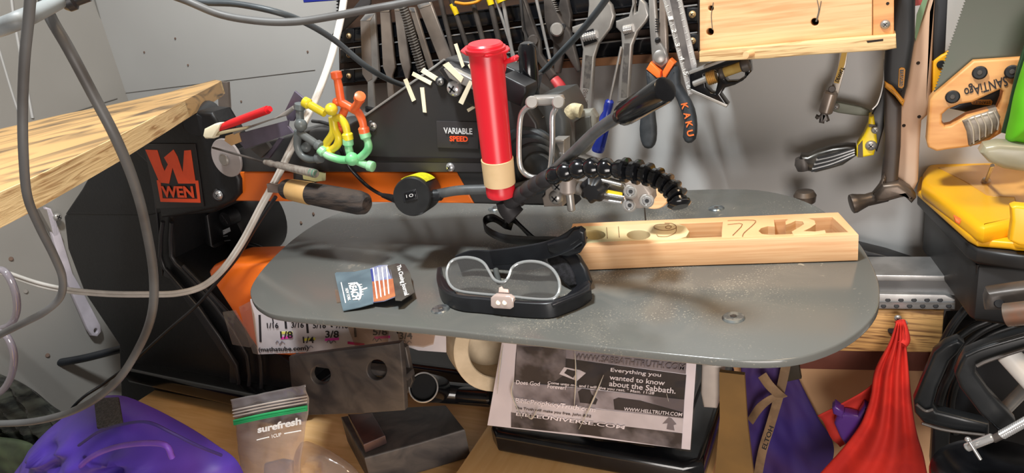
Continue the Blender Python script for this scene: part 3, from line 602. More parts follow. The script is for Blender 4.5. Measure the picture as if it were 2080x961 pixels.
gry = mat('dark_grey_rubber', (50, 54, 58), .55, 0, (62, 66, 70), 90, bump=.1)
h1 = slab('handle', YP(.626), [(1312, 142), (1334, 160), (1330, 190), (1326, 225), (1330, 262), (1329, 290), (1322, 303), (1308, 302), (1300, 288), (1297, 262), (1302, 220), (1312, 180), (1310, 155)], .012, gry, kk, .004, sm=2, res=3)
h2 = slab('handle', YP(.6255), [(1352, 158), (1368, 134), (1378, 148), (1379, 172), (1394, 196), (1408, 225), (1413, 258), (1410, 286), (1396, 293), (1385, 280), (1388, 250), (1380, 222), (1366, 190), (1350, 172)], .012, gry, kk, .004, sm=2, res=3)
p = YP(.6252); kao = mat('handle_orange_ink', (226, 110, 50), .5)
for ch, u, v in (('K', 1384, 210), ('A', 1389, 229), ('K', 1393, 247), ('U', 1395, 265)):
    text('maker_letter', ch, (u-1, v+1), (u+2, v+13), (u+12, v-2), p, kao, h2, bold=.03, off=.0003)
# combination square
cs = T('combination_square', 'combination square with etched steel ruler and black head', 'combination square', Q(1405, 150, .615))
alu = mat('satin_rule', (176, 172, 170), .4, .4, (156, 152, 150), 60)
slab('ruler', YP(.612), [(1342, -20), (1379, -20), (1385, 0), (1415, 130), (1413, 187), (1398, 196), (1346, 0)], .002, alu, cs, .0003)
slab('ruler_groove', YP(.6118), [(1356, -20), (1372, -20), (1407, 150), (1404, 165), (1394, 150)], .0006, mat('rule_dark', (96, 92, 92), .4, .4, (120, 116, 114), 60), cs)
sleek = []
for i in range(60):
    t = i/60; bmh = 1
bm = bmesh.new()
def strip(bm, pl, a, b, wpx):
    A, B = pl.at(*a), pl.at(*b); n = (B-A).cross(pl.n).normalized()*wpx*S(a[0], a[1], pl.o.y)/2
    v = [bm.verts.new(x) for x in (A-n, A+n, B+n, B-n)]; f = bm.faces.new(v)
    r = bmesh.ops.extrude_face_region(bm, geom=[f]); bmesh.ops.translate(bm, verts=[g for g in r['geom'] if isinstance(g, bmesh.types.BMVert)], vec=pl.n*.0003)
q = YP(.6119)
for i in range(75):
    t = i/75; u0 = 1346+52*t; v0 = 0+194*t; ln = 8 if i % 5 == 0 else 4.5
    strip(bm, q, (u0+1, v0), (u0+1+ln, v0-2), .9)
    if t < .66:
        u1 = 1384+31*t/.66; v1 = 130*t/.66
        strip(bm, q, (u1-1, v1), (u1-1-ln, v1+2), .9)
bmo('graduation', bm, mat('rule_white', (214, 214, 210), .5), cs)
for k, (u, v) in enumerate(((1360, 30), (1367, 56), (1374, 84), (1383, 112), (1391, 142), (1397, 170))):
    text('ruler_number', str(k+1), (u-3, v+4), (u-1, v+11), (u+6, v+2), YP(.6115), MATS['rule_white'], cs)
hk = slab('head', YP(.605), [(1399, 146), (1513, 104), (1520, 112), (1524, 125), (1526, 146), (1509, 164), (1492, 173), (1472, 179), (1463, 192), (1478, 212), (1474, 219), (1402, 181)], .012, gblk, cs, .0015, holes=[[(1472, 148), (1482, 136), (1508, 127), (1514, 136), (1512, 156), (1498, 165), (1478, 166), (1473, 160)], [(1430, 152), (1448, 144), (1458, 150), (1458, 166), (1452, 190), (1444, 188), (1434, 176)]])
slab('ground_edge', YP(.6045), [(1398, 146), (1513, 103), (1518, 108), (1400, 152)], .013, steel, hk, .0006)
slab('ground_foot', YP(.6045), [(1404, 181), (1478, 213), (1475, 219), (1402, 187)], .013, steel, hk, .0006)
rod('clamp_bolt', Q(1408, 171, .606), Q(1442, 157, .606), .0028, steel, cs); lathe('knurled_nut', Q(1437, 160, .606), Q(1455, 154, .606), [(i/10, .0062 if i % 2 else .0056) for i in range(11)], mat('brass', (196, 158, 96), .35, .8), cs, 20)
rod('vial', Q(1466, 149, .605), Q(1514, 132, .605), .0042, mat('amber_vial', (150, 122, 62), .15, 0, (176, 150, 84), 60), cs); rod('vial_cap', Q(1505, 135, .605), Q(1524, 129, .605), .0055, dsteel, cs); rod('vial_cap', Q(1461, 151, .605), Q(1472, 147, .605), .005, dsteel, cs)
# small things at the top left of the rack
tag(slab('blue_plastic_strip', YP(.60), [(612, -20), (694, -30), (694, 0), (616, 6)], .01, mat('blue_plastic', (28, 44, 150), .4), bev=.001), 'blue plastic strip at the top edge above the white cord', 'plastic strip')
tag(tube('black_spring', [Q(688+(6 if i % 2 else -4), -10+i*3.2, .64) for i in range(28)], .0011, blk, n=2, seg=6), 'black coiled bristle strip hanging left of the tool rack', 'spring')
tag(slab('dark_bracket', YP(.628), [(673, 72), (680, 62), (735, -5), (752, -5), (752, 8), (684, 75)], .003, mat('bracket_dark', (62, 60, 60), .5), bev=.0005), 'dark diagonal metal strap left of the first chisel', 'metal strap')
# ------------------------------------------------------------ saws and hammers below the shelf
hs = T('hacksaw', 'slim hacksaw with a yellow labelled blade and wing nut below the shelf', 'hacksaw', Q(1680, 245, .66))
slab('blade', YP(.655), [(1708, 90), (1724, 90), (1719, 130), (1703, 190), (1686, 188), (1700, 140)], .002, mat('silver_blade', (150, 142, 132), .4, .6), hs, .0003)
slab('blade_label', YP(.6546), [(1710, 105), (1721, 105), (1716, 130), (1704, 170), (1694, 168), (1703, 136)], .0006, mat('label_mustard', (198, 156, 44), .5), hs)
text('blade_lettering', 'DEWALT', (1696, 165), (1709, 136), (1703, 168), YP(.6542), ink, hs, bold=.02)
rod('ferrule', Q(1689, 186, .652), Q(1676, 230, .652), .0058, MATS['chisel_face'], hs); rod('pin', Q(1690, 181, .651), Q(1690, 181, .648), .003, dsteel, hs)
slab('wing_nut', YP(.648), [(1655, 240), (1658, 234), (1664, 237), (1668, 228), (1680, 232), (1685, 246), (1679, 249), (1675, 240), (1674, 252), (1663, 250), (1664, 241), (1659, 244)], .006, dsteel, hs, .0015)
slab('frame_bar', YP(.658), [(1690, 208), (1706, 208), (1750, 217), (1768, 226), (1766, 236), (1740, 235), (1704, 230), (1690, 226)], .005, mat('green_grey_metal', (104, 106, 94), .5, .3), hs, .001)
screw('screw', Q(1698, 217, .657), (0, -1, 0), .003, steel, hs)
us = T('multi_saw', 'handsaw with ribbed chrome handle, yellow collar and black blade', 'handsaw', Q(1650, 350, .655))
rh = slab('handle', YP(.640), [(1622, 325), (1626, 316), (1640, 318), (1660, 308), (1690, 300), (1720, 296), (1738, 297), (1741, 318), (1712, 338), (1685, 346), (1657, 353), (1640, 350), (1628, 340)], .016, mat('ribbed_chrome', (112, 110, 104), .28, .8, (70, 68, 66), 30), us, .005, res=3)
for i in range(7):
    k = i*5
    tube('handle_rib', [YP(.639).at(1648+i*2, 348-k*.9), YP(.639).at(1690, 336-k*.95+i*1.2), YP(.639).at(1736, 316-k*.5)], .0009, chrome if i % 2 else blk, rh, seg=6)
lathe('butt', Q(1634, 345, .646), Q(1630, 320, .646), [(0, .006), (.5, .0075), (1, .006)], dsteel, us)
slab('collar', YP(.637), [(1740, 297), (1753, 277), (1763, 256), (1765, 238), (1775, 236), (1779, 263), (1782, 290), (1775, 316), (1755, 320), (1740, 320)], .018, yellow, us, .002)
slab('collar_band', YP(.6365), [(1743, 296), (1752, 285), (1753, 320), (1742, 320)], .002, mat('band_brown', (70, 58, 40), .5), us); slab('collar_band', YP(.6365), [(1765, 252), (1779, 254), (1779, 260), (1764, 258)], .002, MATS['band_brown'], us)
screw('screw', Q(1769, 296, .6365), (0, -1, 0), .0045, steel, us); screw('screw', Q(1778, 265, .634), (0, -1, 0), .003, steel, us)
slab('blade', YP(.645), [(1766, 240), (1776, 222), (1786, 205), (1795, 168), (1797, 110), (1812, 110), (1806, 190), (1795, 262), (1781, 310), (1776, 300)], .004, mat('dark_blade', (26, 25, 27), .35), us, .001)
tube('blade_rim', [Q(1797, 120, .6445), Q(1794, 170, .6445), Q(1784, 207, .6445), Q(1772, 222, .6445)], .0009, steel, us, seg=6)
hm = T('claw_hammer', 'claw hammer hanging head down with a black grip and dark shaft', 'hammer', Q(1790, 410, .63))
slab('grip', YP(.618), [(1822, -20), (1860, -20), (1859, 80), (1846, 160), (1834, 216), (1822, 190), (1797, 172), (1796, 150), (1799, 100)], .022, mat('grip_black', (22, 24, 28), .55), hm, .005, res=3)
slab('grip_stripe', YP(.617), [(1797, 166), (1812, 174), (1838, 206), (1834, 218), (1818, 196), (1797, 178)], .02, mat('mustard_rubber', (164, 112, 32), .5), hm, .002)
slab('grip_badge', YP(.6172), [(1826, 140), (1830, 137), (1837, 138), (1839, 142), (1836, 176), (1832, 180), (1825, 178), (1824, 174)], .001, MATS['mustard_rubber'], hm, .0003)
slab('badge_field', YP(.6169), [(1828, 142), (1836, 142), (1834, 175), (1827, 175)], .0006, blk, hm)
text('badge_lettering', 'STANLEY', (1828, 174), (1829, 143), (1835, 174), YP(.6166), MATS['mustard_rubber'], hm)
dbr = mat('dark_brown_shaft', (66, 54, 44), .5, 0, (50, 42, 38), 20)
slab('shaft', YP(.622), [(1796, 176), (1832, 216), (1830, 300), (1824, 372), (1828, 400), (1796, 405), (1790, 372), (1796, 300)], .016, dbr, hm, .004)
hs_ = mat('forged_steel', (98, 86, 76), .4, .6, (70, 62, 56), 40, bump=.1)
a, b = Q(1728, 415, .622), Q(1800, 396, .63); s = S(1728, 412, .622)
lathe('striking_face', a, b, [(0, 17*s), (.02, 19.5*s), (.12, 20*s), (.2, 18*s), (.45, 13*s), (1, 14*s)], hs_, hm)
slab('head', YP(.616), [(1775, 398), (1792, 376), (1826, 372), (1850, 388), (1862, 404), (1852, 416), (1838, 402), (1828, 404), (1800, 412), (1778, 414)], .02, hs_, hm, .004)
slab('claw', YP(.620), [(1772, 392), (1785, 376), (1797, 352), (1801, 362), (1797, 385), (1790, 398)], .006, hs_, hm, .002)
h2_ = T('ball_hammer', 'small dark hammer head hanging behind the far edge of the table', 'hammer', Q(1636, 430, .655))
c = Q(1635, 397, .640); s = S(1635, 397, .64)
lathe('head', c+Vector((0, 0, -.022)), c+Vector((0, 0, .004)), [(0, 15*s), (.35, 16*s), (.5, 12*s), (.62, 20*s), (.85, 22*s), (1, 17*s)], hs_, h2_); rod('handle', c+Vector((0, 0, -.13)), c+Vector((0, 0, -.02)), .006, dbr, h2_)
pd = T('pale_wooden_handle', 'long pale wooden handle with dark nail holes hanging beside the black hammer', 'wooden handle', Q(1840, 387, .64))
slab('board', YP(.634), [(1855, 87), (1878, 30), (1892, -20), (1900, -20), (1890, 208), (1884, 235), (1872, 246), (1868, 300), (1865, 370), (1857, 387), (1834, 389), (1820, 375), (1817, 333), (1826, 225), (1842, 175)], .014, mat('pale_tan', (204, 176, 152), .5, 0, (190, 156, 128), 8), pd, .003, res=3)
for u, v in ((1865, 128), (1867, 237), (1836, 255)): rod('nail_hole', Q(u, v, .6345), Q(u, v, .6335), .0014, MATS['dark_inside'], pd, seg=8)
slab('painted_stripe', YP(.6335), [(1858, 74), (1862, 30), (1882, -20), (1890, -20), (1860, 84)], .002, mat('green_paint', (92, 116, 84), .6), pd); slab('painted_stripe', YP(.6337), [(1860, -20), (1884, -20), (1872, 10), (1859, 12)], .002, mat('dull_red', (130, 44, 40), .6), pd)
ys = T('yellow_collar_saw', 'black bladed saw with a yellow collar behind the wooden handsaw', 'saw', Q(1905, 195, .645))
slab('blade', YP(.640), [(1898, -20), (1926, -20), (1920, 106), (1894, 126)], .006, MATS['grip_black'], ys, .001)
slab('collar', YP(.638), [(1893, 126), (1912, 112), (1930, 104), (1924, 130), (1914, 165), (1906, 192), (1892, 194)], .012, mat('saw_yellow', (220, 160, 26), .45), ys, .002)
rod('rivet', Q(1912, 131, .639), Q(1912, 131, .6365), .0032, blk, ys)
h3 = T('hand_saw', 'handsaw with dark green blade and lettered plywood handle', 'handsaw', Q(1960, 305, .60))
teeth = []
n = 34
for i in range(n):
    t = i/n; u, v = 1966-69*t, -8+203*t; teeth += [(u, v), (u-4.5, v+1.5)]
slab('blade', YP(.607), [(2120, -20), (2120, 130), (1980, 130), (1900, 198)][::1]+teeth[::-1][:-1]+[(1968, -20)], .0016, mat('green_blade', (56, 66, 50), .4, .2, (70, 62, 56), 6, lo=.4, hi=.6), h3)
plyh = mat('plywood_handle', (214, 158, 96), .5, 0, (192, 130, 72), 10, (2, 2, 10), lo=.4, hi=.66)
hh = slab('handle', YP(.600), [(1889, 203), (1898, 192), (1978, 124), (2067, 118), (2110, 116), (2100, 150), (2060, 180), (2050, 230), (2040, 268), (2000, 292), (1962, 300), (1926, 304), (1903, 308), (1885, 300), (1882, 288), (1886, 240)], .016, plyh, h3, .002, holes=[[(1913, 250), (1914, 233), (1926, 222), (1950, 212), (1975, 208), (2010, 192), (2032, 182), (2038, 186), (2036, 202), (2028, 222), (2004, 226), (1965, 236), (1945, 248), (1932, 256), (1920, 258)]], res=3)
for u, v in ((1935, 197), (1990, 148), (2056, 146)): o = rod('rivet', Q(u, v, .600), Q(u, v, .5975), .0048, blk, hh); rod('rivet_centre', Q(u, v, .5978), Q(u, v, .5968), .0018, dsteel, o, seg=10)
text('handwritten_name', 'SANTiAgo', (2043, 148), (1956, 174), (2048, 174), YP(.6), ink, hh, bold=.012)
tape_g = mat('silver_duct_tape', (150, 140, 126), .35, .3, (118, 108, 98), 30, (1, 1, 3), bump=.2)
slab('tape_wrap', YP(.5985), [(1953, 246), (1975, 236), (2010, 226), (2026, 222), (2034, 238), (2030, 262), (2012, 280), (1972, 300), (1966, 296), (1962, 268)], .019, tape_g, hh, .003)
for i in range(5): tube('tape_crease', [Q(1966+i*13, 240-i*4, .5978), Q(1976+i*13, 262-i*4, .5973), Q(1978+i*12, 292-i*7, .5978)], .0006, mat('crease', (176, 166, 150), .4), hh, seg=5)
bk = T('black_labelled_tool', 'black tool with yellow label seen through the handsaw handle', 'tool', Q(1985, 230, .635))
slab('grip', YP(.630), [(1930, 222), (1965, 205), (2040, 175), (2046, 205), (2030, 222), (1975, 232)], .012, MATS['grip_black'], bk, .003); slab('label', YP(.6296), [(1973, 203), (2012, 202), (2016, 206), (2014, 214), (1975, 212), (1972, 208)], .001, MATS['mustard_rubber'], bk)
text('label_lettering', 'STANLEY', (2012, 205), (1976, 205), (2012, 211), YP(.6292), blk, bk)
gb = T('green_bag', 'bright green bag with dark green flap hanging at the right edge', 'bag', Q(2070, 290, .57))
pillow('bag_body', YP(.57), (2090, 225), [(2042, 282), (2050, 240), (2060, 190), (2078, 130), (2100, 70), (2140, 60), (2140, 285), (2090, 290), (2060, 286)], .018, mat('lime_fabric', (96, 188, 22), .6, 0, (84, 170, 16), 20, bump=.1), gb, amp=.004)
slab('flap', YP(.585), [(2034, 270), (2050, 210), (2065, 140), (2082, 90), (2110, 90), (2110, 270), (2060, 276)], .003, mat('dark_green_plastic', (38, 62, 40), .3), gb, .0006)
# ------------------------------------------------------------ toolbox on the aluminium rail
tbx = T('toolbox', 'black plastic toolbox with a yellow lid on the aluminium rails', 'toolbox', (.15, .58, -.078))
ty = mat('lid_yellow', (240, 178, 24), .38, 0, (232, 168, 20), 8); tbk = mat('toolbox_black', (26, 26, 27), .42, 0, (34, 34, 35), 30)
slab('lid', ZP(-.002), [(1875, 345), (1884, 333), (1910, 330), (2000, 326), (2085, 332), (2180, 345), (2180, 480), (2062, 470), (2058, 458), (2048, 452), (2000, 462), (1985, 458), (1872, 372)], .014, ty, tbx, .0055, res=4)
slab('lid_flange', ZP(-.013), [(1864, 372), (1870, 352), (1884, 338), (2090, 338), (2180, 350), (2180, 500), (2064, 494), (2055, 492), (1985, 486), (1966, 476), (1862, 385)], .006, ty, tbx, .002)
slab('lid_panel', ZP(-.0015), [(1905, 340), (2000, 334), (2090, 340), (2180, 350), (2180, 440), (2066, 420), (2060, 400), (2020, 398), (2004, 396), (1960, 368)], .002, mat('tan_panel', (216, 162, 88), .25, 0, (206, 148, 70), 20), tbx, .0006)
slab('rim', ZP(-.0195), [(1864, 392), (1868, 362), (1884, 345), (2180, 355), (2180, 530), (2050, 516), (1985, 506), (1964, 494)], .012, tbk, tbx, .003)
slab('body', ZP(-.031), [(1880, 412), (1886, 372), (2180, 380), (2180, 560), (2050, 540), (1990, 534), (1978, 528)], .047, tbk, tbx, .004)
slab('latch', YP(.498), [(2054, 422), (2064, 418), (2130, 425), (2130, 505), (2070, 500), (2050, 490), (2056, 450)], .01, ty, tbx, .002)
tube('body_rib', [ZP(-.033).at(1986, 536)+Vector((0, -.0005, 0)), ZP(-.075).at(1986, 640)+Vector((0, 0, 0))], .0015, tbk, tbx, n=1)
tag(slab('orange_plug', YP(.53), [(1938, 441), (1953, 449), (1950, 458), (1940, 452)], .006, orc, bev=.001), 'small orange plug stuck under the yellow toolbox lid', 'plug')
bg = T('wax_block', 'translucent whitish block lying across the yellow toolbox lid', 'block', Q(2040, 345, .56))
slab('block', YP(.555), [(1991, 312), (2000, 298), (2030, 292), (2090, 296), (2130, 300), (2130, 362), (2086, 352), (2040, 345), (2010, 332)], .018, mat('cloudy_plastic', (172, 166, 140), .3, 0, (150, 146, 122), 30, alpha=.75), bg, .004)
sc_ = T('long_screw', 'bright screw standing on the toolbox lid below the cloudy block', 'screw', QZ(2003, 368, -.0015)); rod('shank', QZ(2003, 368, 0), Q(2016, 336, .573), .0014, chrome, sc_); lathe('head', QZ(2003, 369, -.0015), QZ(2003, 365, .002), [(0, .0034), (.5, .003), (1, .0014)], chrome, sc_)
# aluminium rails and batten
ar = T('aluminium_rail', 'perforated aluminium rail pair fixed to the wall under the toolbox', 'rail', Q(1850, 628, .60))
al = mat('aluminium', (176, 174, 172), .35, .7, (160, 158, 156), 60)
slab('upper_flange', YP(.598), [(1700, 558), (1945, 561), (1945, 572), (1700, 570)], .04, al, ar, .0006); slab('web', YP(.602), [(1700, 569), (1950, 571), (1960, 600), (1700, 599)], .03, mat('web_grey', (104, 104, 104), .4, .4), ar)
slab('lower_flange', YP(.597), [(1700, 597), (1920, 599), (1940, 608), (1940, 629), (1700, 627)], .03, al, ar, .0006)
tube('fold_line', [Q(1700, 613, .5965), Q(1940, 614, .5965)], .0006, MATS['web_grey'], ar, seg=6)
for u, v in [(1777+26.5*i, 609) for i in range(6)]+[(1795+26.5*i-27, 621) for i in range(7)]: rod('rail_hole', Q(u, v, .5985), Q(u, v, .5966), .0021, blk, ar, seg=14)
bt = mat('scorched_pine', (206, 160, 98), .55, 0, (104, 66, 36), 9, (1.2, 1.2, 26), lo=.45, hi=.7, dist=2)
tag(slab('pine_batten', YP(.60), [(1640, 628), (1918, 631), (1912, 717), (1640, 713)], .038, bt, bev=.0015), 'scorched pine batten on the wall under the aluminium rail', 'batten')
tag(slab('black_channel', YP(.64), [(1740, 505), (1800, 520), (1890, 550), (1890, 562), (1740, 560)], .02, blk, bev=.001), 'black sloping channel behind the right end of the table', 'channel')
struct(slab('painted_shade_trim', YP(.668), [(1560, 710), (1960, 714), (1960, 756), (1560, 748)], .011, mat('reddish_board_shade', (118, 66, 52), .55), bev=.0005))  # reddish-brown strip: board colour with the batten's shade painted into it
struct(slab('wall_lower', YP(.672), [(1480, 742), (2200, 760), (2200, 1250), (1440, 1250)], .007, mat('lower_panel', (240, 196, 152), .5, 0, (228, 180, 134), 5)))
# ------------------------------------------------------------ wooden number frame on the table
ZT = .019
zp = ZP(ZT)
nf = T('wooden_number_frame', 'long pale wood scroll cut frame with numeral blocks beside the blade', 'wood carving', QZ(1450, 500, 0))
fr_o = [(1163, 454), (1250, 450), (1400, 444), (1560, 437), (1703, 431), (1744, 476), (1600, 482), (1400, 490), (1147, 503)]
fr_i = [(1360, 455), (1450, 451), (1560, 446), (1690, 440), (1723, 471), (1600, 475), (1350, 485)]
slab('frame', zp, fr_o, ZT-.0006, pine2, nf, .0006, holes=[[(1172, 462), (1250, 459), (1360, 455), (1450, 451), (1560, 446), (1690, 440), (1723, 471), (1600, 475), (1350, 485), (1150, 494)]])
hole_m = mat('cut_wood', (206, 142, 90), .6, 0, (178, 112, 66), 10, (1, 1, 30), lo=.4, hi=.7)
slab('drilled_block', zp.up(.0001), [(1170, 460), (1290, 456), (1340, 452), (1375, 453), (1393, 460), (1400, 470), (1394, 480), (1375, 486), (1330, 487), (1250, 490), (1148, 496)], ZT-.0012, mat('green_tinted_wood', (226, 204, 156), .5, 0, (196, 198, 150), 9, lo=.45, hi=.7), nf, .0003, holes=[cpx(1207, 477, 23, 10), cpx(1297, 477, 24, 10)])
slab('seven_block', zp.up(.0001), [(1468, 450), (1500, 448), (1572, 444), (1574, 460), (1560, 459), (1546, 463), (1541, 469), (1548, 475), (1573, 478), (1560, 479), (1466, 483), (1466, 470)], ZT-.0012, mat('numeral_wood', (240, 204, 158), .5, 0, (228, 182, 132), 9, (2, 2, 60)), nf, .0003)
two = slab('numeral_two', zp.up(.0002), [(1595, 450), (1602, 444), (1620, 440), (1640, 442), (1655, 448), (1657, 455), (1645, 463), (1632, 469), (1655, 470), (1676, 467), (1678, 474), (1650, 477), (1612, 478), (1608, 470), (1622, 462), (1633, 455), (1630, 449), (1616, 448), (1606, 453), (1596, 456)], ZT-.0012, MATS['numeral_wood'], nf, .0003)
for u_, r1_, r2_ in ((1207, 23, 10), (1297, 24, 10)):
    ring_ = [zp.at(*q_, -.0004) for q_ in cpx(u_, 477, r1_*1.01, r2_*1.01, n=28)]; bm = bmesh.new(); A_ = [bm.verts.new(q_) for q_ in ring_]; B_ = [bm.verts.new(q_-Vector((0, 0, ZT-.002))) for q_ in ring_]; cc_ = sum(ring_, Vector())/28
    C_ = [bm.verts.new(q_+(q_-cc_)*.03) for q_ in ring_]; D_ = [bm.verts.new(q_+(q_-cc_)*.03-Vector((0, 0, ZT-.002))) for q_ in ring_]
    for i in range(28):
        j = (i+1) % 28
        for X_, Y_ in ((A_, B_), (B_, D_), (D_, C_), (C_, A_)): bm.faces.new((X_[i], X_[j], Y_[j], Y_[i]))
    bmo('hole_lining', bm, hole_m, nf)
pen = mat('burnt_line', (128, 84, 52), .8)
zl = zp.up(.0006)
for pp in ([(1360, 455), (1336, 456), (1328, 461), (1340, 467), (1362, 467), (1374, 461), (1366, 454), (1350, 453)], [(1374, 462), (1372, 472), (1356, 480), (1338, 480), (1334, 476)], [(1352, 460), (1358, 458), (1364, 460), (1360, 464), (1353, 463), (1352, 460)],
           [(1478, 448), (1530, 447), (1532, 454), (1512, 472), (1508, 480)], [(1478, 456), (1508, 455), (1488, 478)], [(1232, 462), (1234, 484)], [(1256, 460), (1258, 482)]):
    tube('pencil_line', [zl.at(*p) for p in pp], .0002, pen, nf, seg=5, n=3)
for u, v in ((1412, 496), (1518, 494), (1566, 491)):
    f = P3(QZ(1147, 523, 0), QZ(1745, 510, 0), QZ(1744, 476, ZT)); tube('knot', [f.at(u-4, v+3, .0003), f.at(u, v-1, .0003), f.at(u+5, v-3, .0003)], .0006, pen, nf, seg=5)
# ------------------------------------------------------------ creased printed card
cdT = T('printed_card', 'creased cardboard product card lying on the grey table left of the magnifier headset', 'card', QZ(760, 600, .001))
g1 = mat('card_teal', (104, 124, 134), .4, 0, (86, 104, 114), 30); 
def cpl(a, b, c): return P3(a, b, c)
pA, pB, pC = QZ(680, 556, .004), QZ(697, 631, .0015), QZ(757, 617, .004)
p1 = cpl(pA, pB, pC)
L0 = [(680, 556), (683, 553), (720, 552), (752, 545), (757, 580), (758, 616), (730, 624), (697, 631), (692, 612)]
slab('card_left', p1, L0, .0006, g1, cdT)
p2 = cpl(p1.at(752, 545), p1.at(757, 616), QZ(800, 600, .0085))
slab('card_middle', p2, [(752, 545), (770, 539), (787, 538), (793, 548), (799, 575), (803, 602), (780, 611), (758, 614), (757, 580)], .0006, mat('card_blue', (120, 128, 168), .45, 0, (160, 162, 176), 60), cdT)
slab('card_middle_print', p2.up(.0003), [(756, 572), (798, 566), (803, 601), (780, 610), (759, 613)], .0003, mat('card_rust', (168, 96, 66), .5, 0, (196, 130, 86), 50), cdT)
slab('card_blue_print', p2.up(.0003), [(752, 547), (757, 546), (763, 571), (756, 572)], .0003, mat('card_navy', (54, 62, 130), .5), cdT)
p3 = cpl(p2.at(792, 545), p2.at(803, 602), QZ(838, 595, .006))
slab('card_right', p3, [(787, 540), (806, 535), (822, 537), (834, 556), (836, 572), (842, 594), (828, 602), (816, 610), (803, 609), (800, 580)], .0006, mat('card_grey', (84, 82, 76), .5, 0, (66, 60, 58), 40), cdT)
wt = mat('white_print', (236, 236, 236), .6)
text('print', 'REACH', (707, 576), (717, 610), (722, 574), p1, wt, cdT, bold=.04)
text('print', 'NEW YORK', (701, 587), (707, 611), (707, 586), p1, wt, cdT)
tube('skyline', [p1.at(*q, .0006) for q in ((724, 575), (731, 584), (733, 595), (731, 606), (727, 609))], .0009, wt, cdT, seg=5); tube('skyline_spire', [p1.at(732, 590, .0006), p1.at(746, 585, .0006)], .0006, wt, cdT, seg=5)
for i in range(5): tube('skyline_tower', [p1.at(728+min(i, 3), 579+i*5, .0006), p1.at(735+min(i, 3), 578+i*5, .0006)], .0005, wt, cdT, seg=5)
tube('small_print', [p1.at(693, 574, .0005), p1.at(702, 615, .0005)], .0004, wt, cdT, seg=5)
for i in range(4): tube('small_print', [p2.at(758+i*9, 545-i, .0006), p2.at(766+i*8, 606-i*3, .0006)], .0005, wt, cdT, seg=5)
text('print', 'The Closing Journal', (803, 541), (819, 602), (814, 538), p3, wt, cdT, bold=.01)
slab('clear_corner', ZP(.001), [(680, 588), (692, 590), (696, 612), (684, 614)], .0005, clear, cdT)
# ------------------------------------------------------------ magnifier headset
mh = T('magnifier_headset', 'black head magnifier with clear double lens and straps on the grey table', 'head magnifier', QZ(1045, 600, 0))
hb = mat('headset_black', (22, 23, 27), .34, 0, (30, 32, 36), 60)
fb = [(895, 556), (894, 578), (900, 596), (915, 608), (940, 616), (985, 620), (1040, 626), (1090, 629), (1120, 628), (1150, 618), (1178, 606), (1197, 592)]
H = .011
path = [QZ(u, v, H/2+.0004) for u, v in fb]
ribbon('front_band', path, (0, 0, 1), H, .0035, hb, mh)
slab('band_side', ZP(H), [(1118, 612), (1150, 598), (1172, 578), (1196, 568), (1200, 574), (1199, 588), (1168, 602), (1122, 620)], .0025, hb, mh, .001)
slab('band_side', ZP(H), [(893, 548), (902, 562), (916, 582), (926, 592), (920, 600), (902, 588), (893, 566)], .0025, hb, mh, .001)
lo_px = [(908, 562), (909, 545), (916, 532), (930, 525), (950, 523), (970, 527), (984, 536), (994, 552), (1003, 567), (1014, 573), (1026, 572), (1034, 560), (1040, 545), (1054, 535), (1075, 531), (1100, 534), (1120, 545), (1133, 563), (1137, 582), (1133, 598), (1120, 608), (1085, 608), (1030, 602), (980, 598), (935, 592), (916, 581)]
lp = P3(QZ(930, 594, .011), QZ(1120, 610, .011), QZ(1070, 531, .027))
lens = slab('lens', lp, lo_px, .0012, glassy('lens_clear', (228, 228, 228), .13, .975, .02), mh, sm=3)
tube('lens_rim', [lp.at(*q, -.0003) for q in lo_px], .0011, glassy('rim_clear', (206, 212, 214), .35, .55, .12), mh, closed=True, n=4, seg=8)
tube('nose_piece', [lp.at(1007, 548, -.006), lp.at(1010, 560, -.005), lp.at(1014, 574, -.003)], .002, mat('nose_grey', (70, 74, 74), .2), mh, seg=10)
yl_ = QZ(1018, 624, .0058).y-.0032
slab('lamp_holder', YP(yl_), [(996, 606), (1004, 600), (1034, 602), (1042, 608), (1042, 625), (1036, 629), (1002, 627), (996, 622)], .004, glassy('lamp_clear', (226, 206, 198), .2, .35), mh, .001)
for u in (1012, 1025): rod('led', Q(u, 615, yl_+.001), Q(u, 615, yl_-.0006), .0016, mat('led_cream', (240, 226, 200), .3), mh)
slab('lamp_clip', lp.up(.0006), [(1012, 594), (1013, 584), (1019, 581), (1022, 586), (1032, 587), (1033, 595)], .003, mat('clip_pink', (208, 178, 168), .4), mh, .0006)
# inner head band, side shells and straps
ribbon('rear_band', [QZ(932, 536, .010), QZ(960, 527, .013), QZ(1000, 528, .014), QZ(1050, 530, .015), QZ(1100, 524, .018), QZ(1150, 505, .022)], (0, .25, 1), .014, .003, hb, mh)
sA = P3(QZ(1100, 545, .01), QZ(1195, 570, .008), QZ(1185, 480, .034))
slab('side_shell', sA, [(1098, 515), (1150, 500), (1172, 518), (1188, 545), (1196, 570), (1192, 582), (1160, 592), (1130, 560)], .006, hb, mh, .002)
fo = mat('foam_black', (17, 16, 18), .9, 0, (34, 32, 36), 260, bump=.6, lo=.45, hi=.6)
slab('foam_pad', sA.up(.002), [(1102, 522), (1130, 514), (1150, 530), (1166, 562), (1168, 578), (1155, 583), (1140, 570), (1118, 540)], .005, fo, mh, .0015)
bz_ = P3(QZ(960, 530, .012), QZ(1180, 500, .030), QZ(1180, 470, .042))
ribbon('top_arm', [bz_.at(1000, 524), bz_.at(1050, 518), bz_.at(1110, 508), bz_.at(1150, 493), bz_.at(1176, 476)], (0, .1, 1), .012, .003, hb, mh)
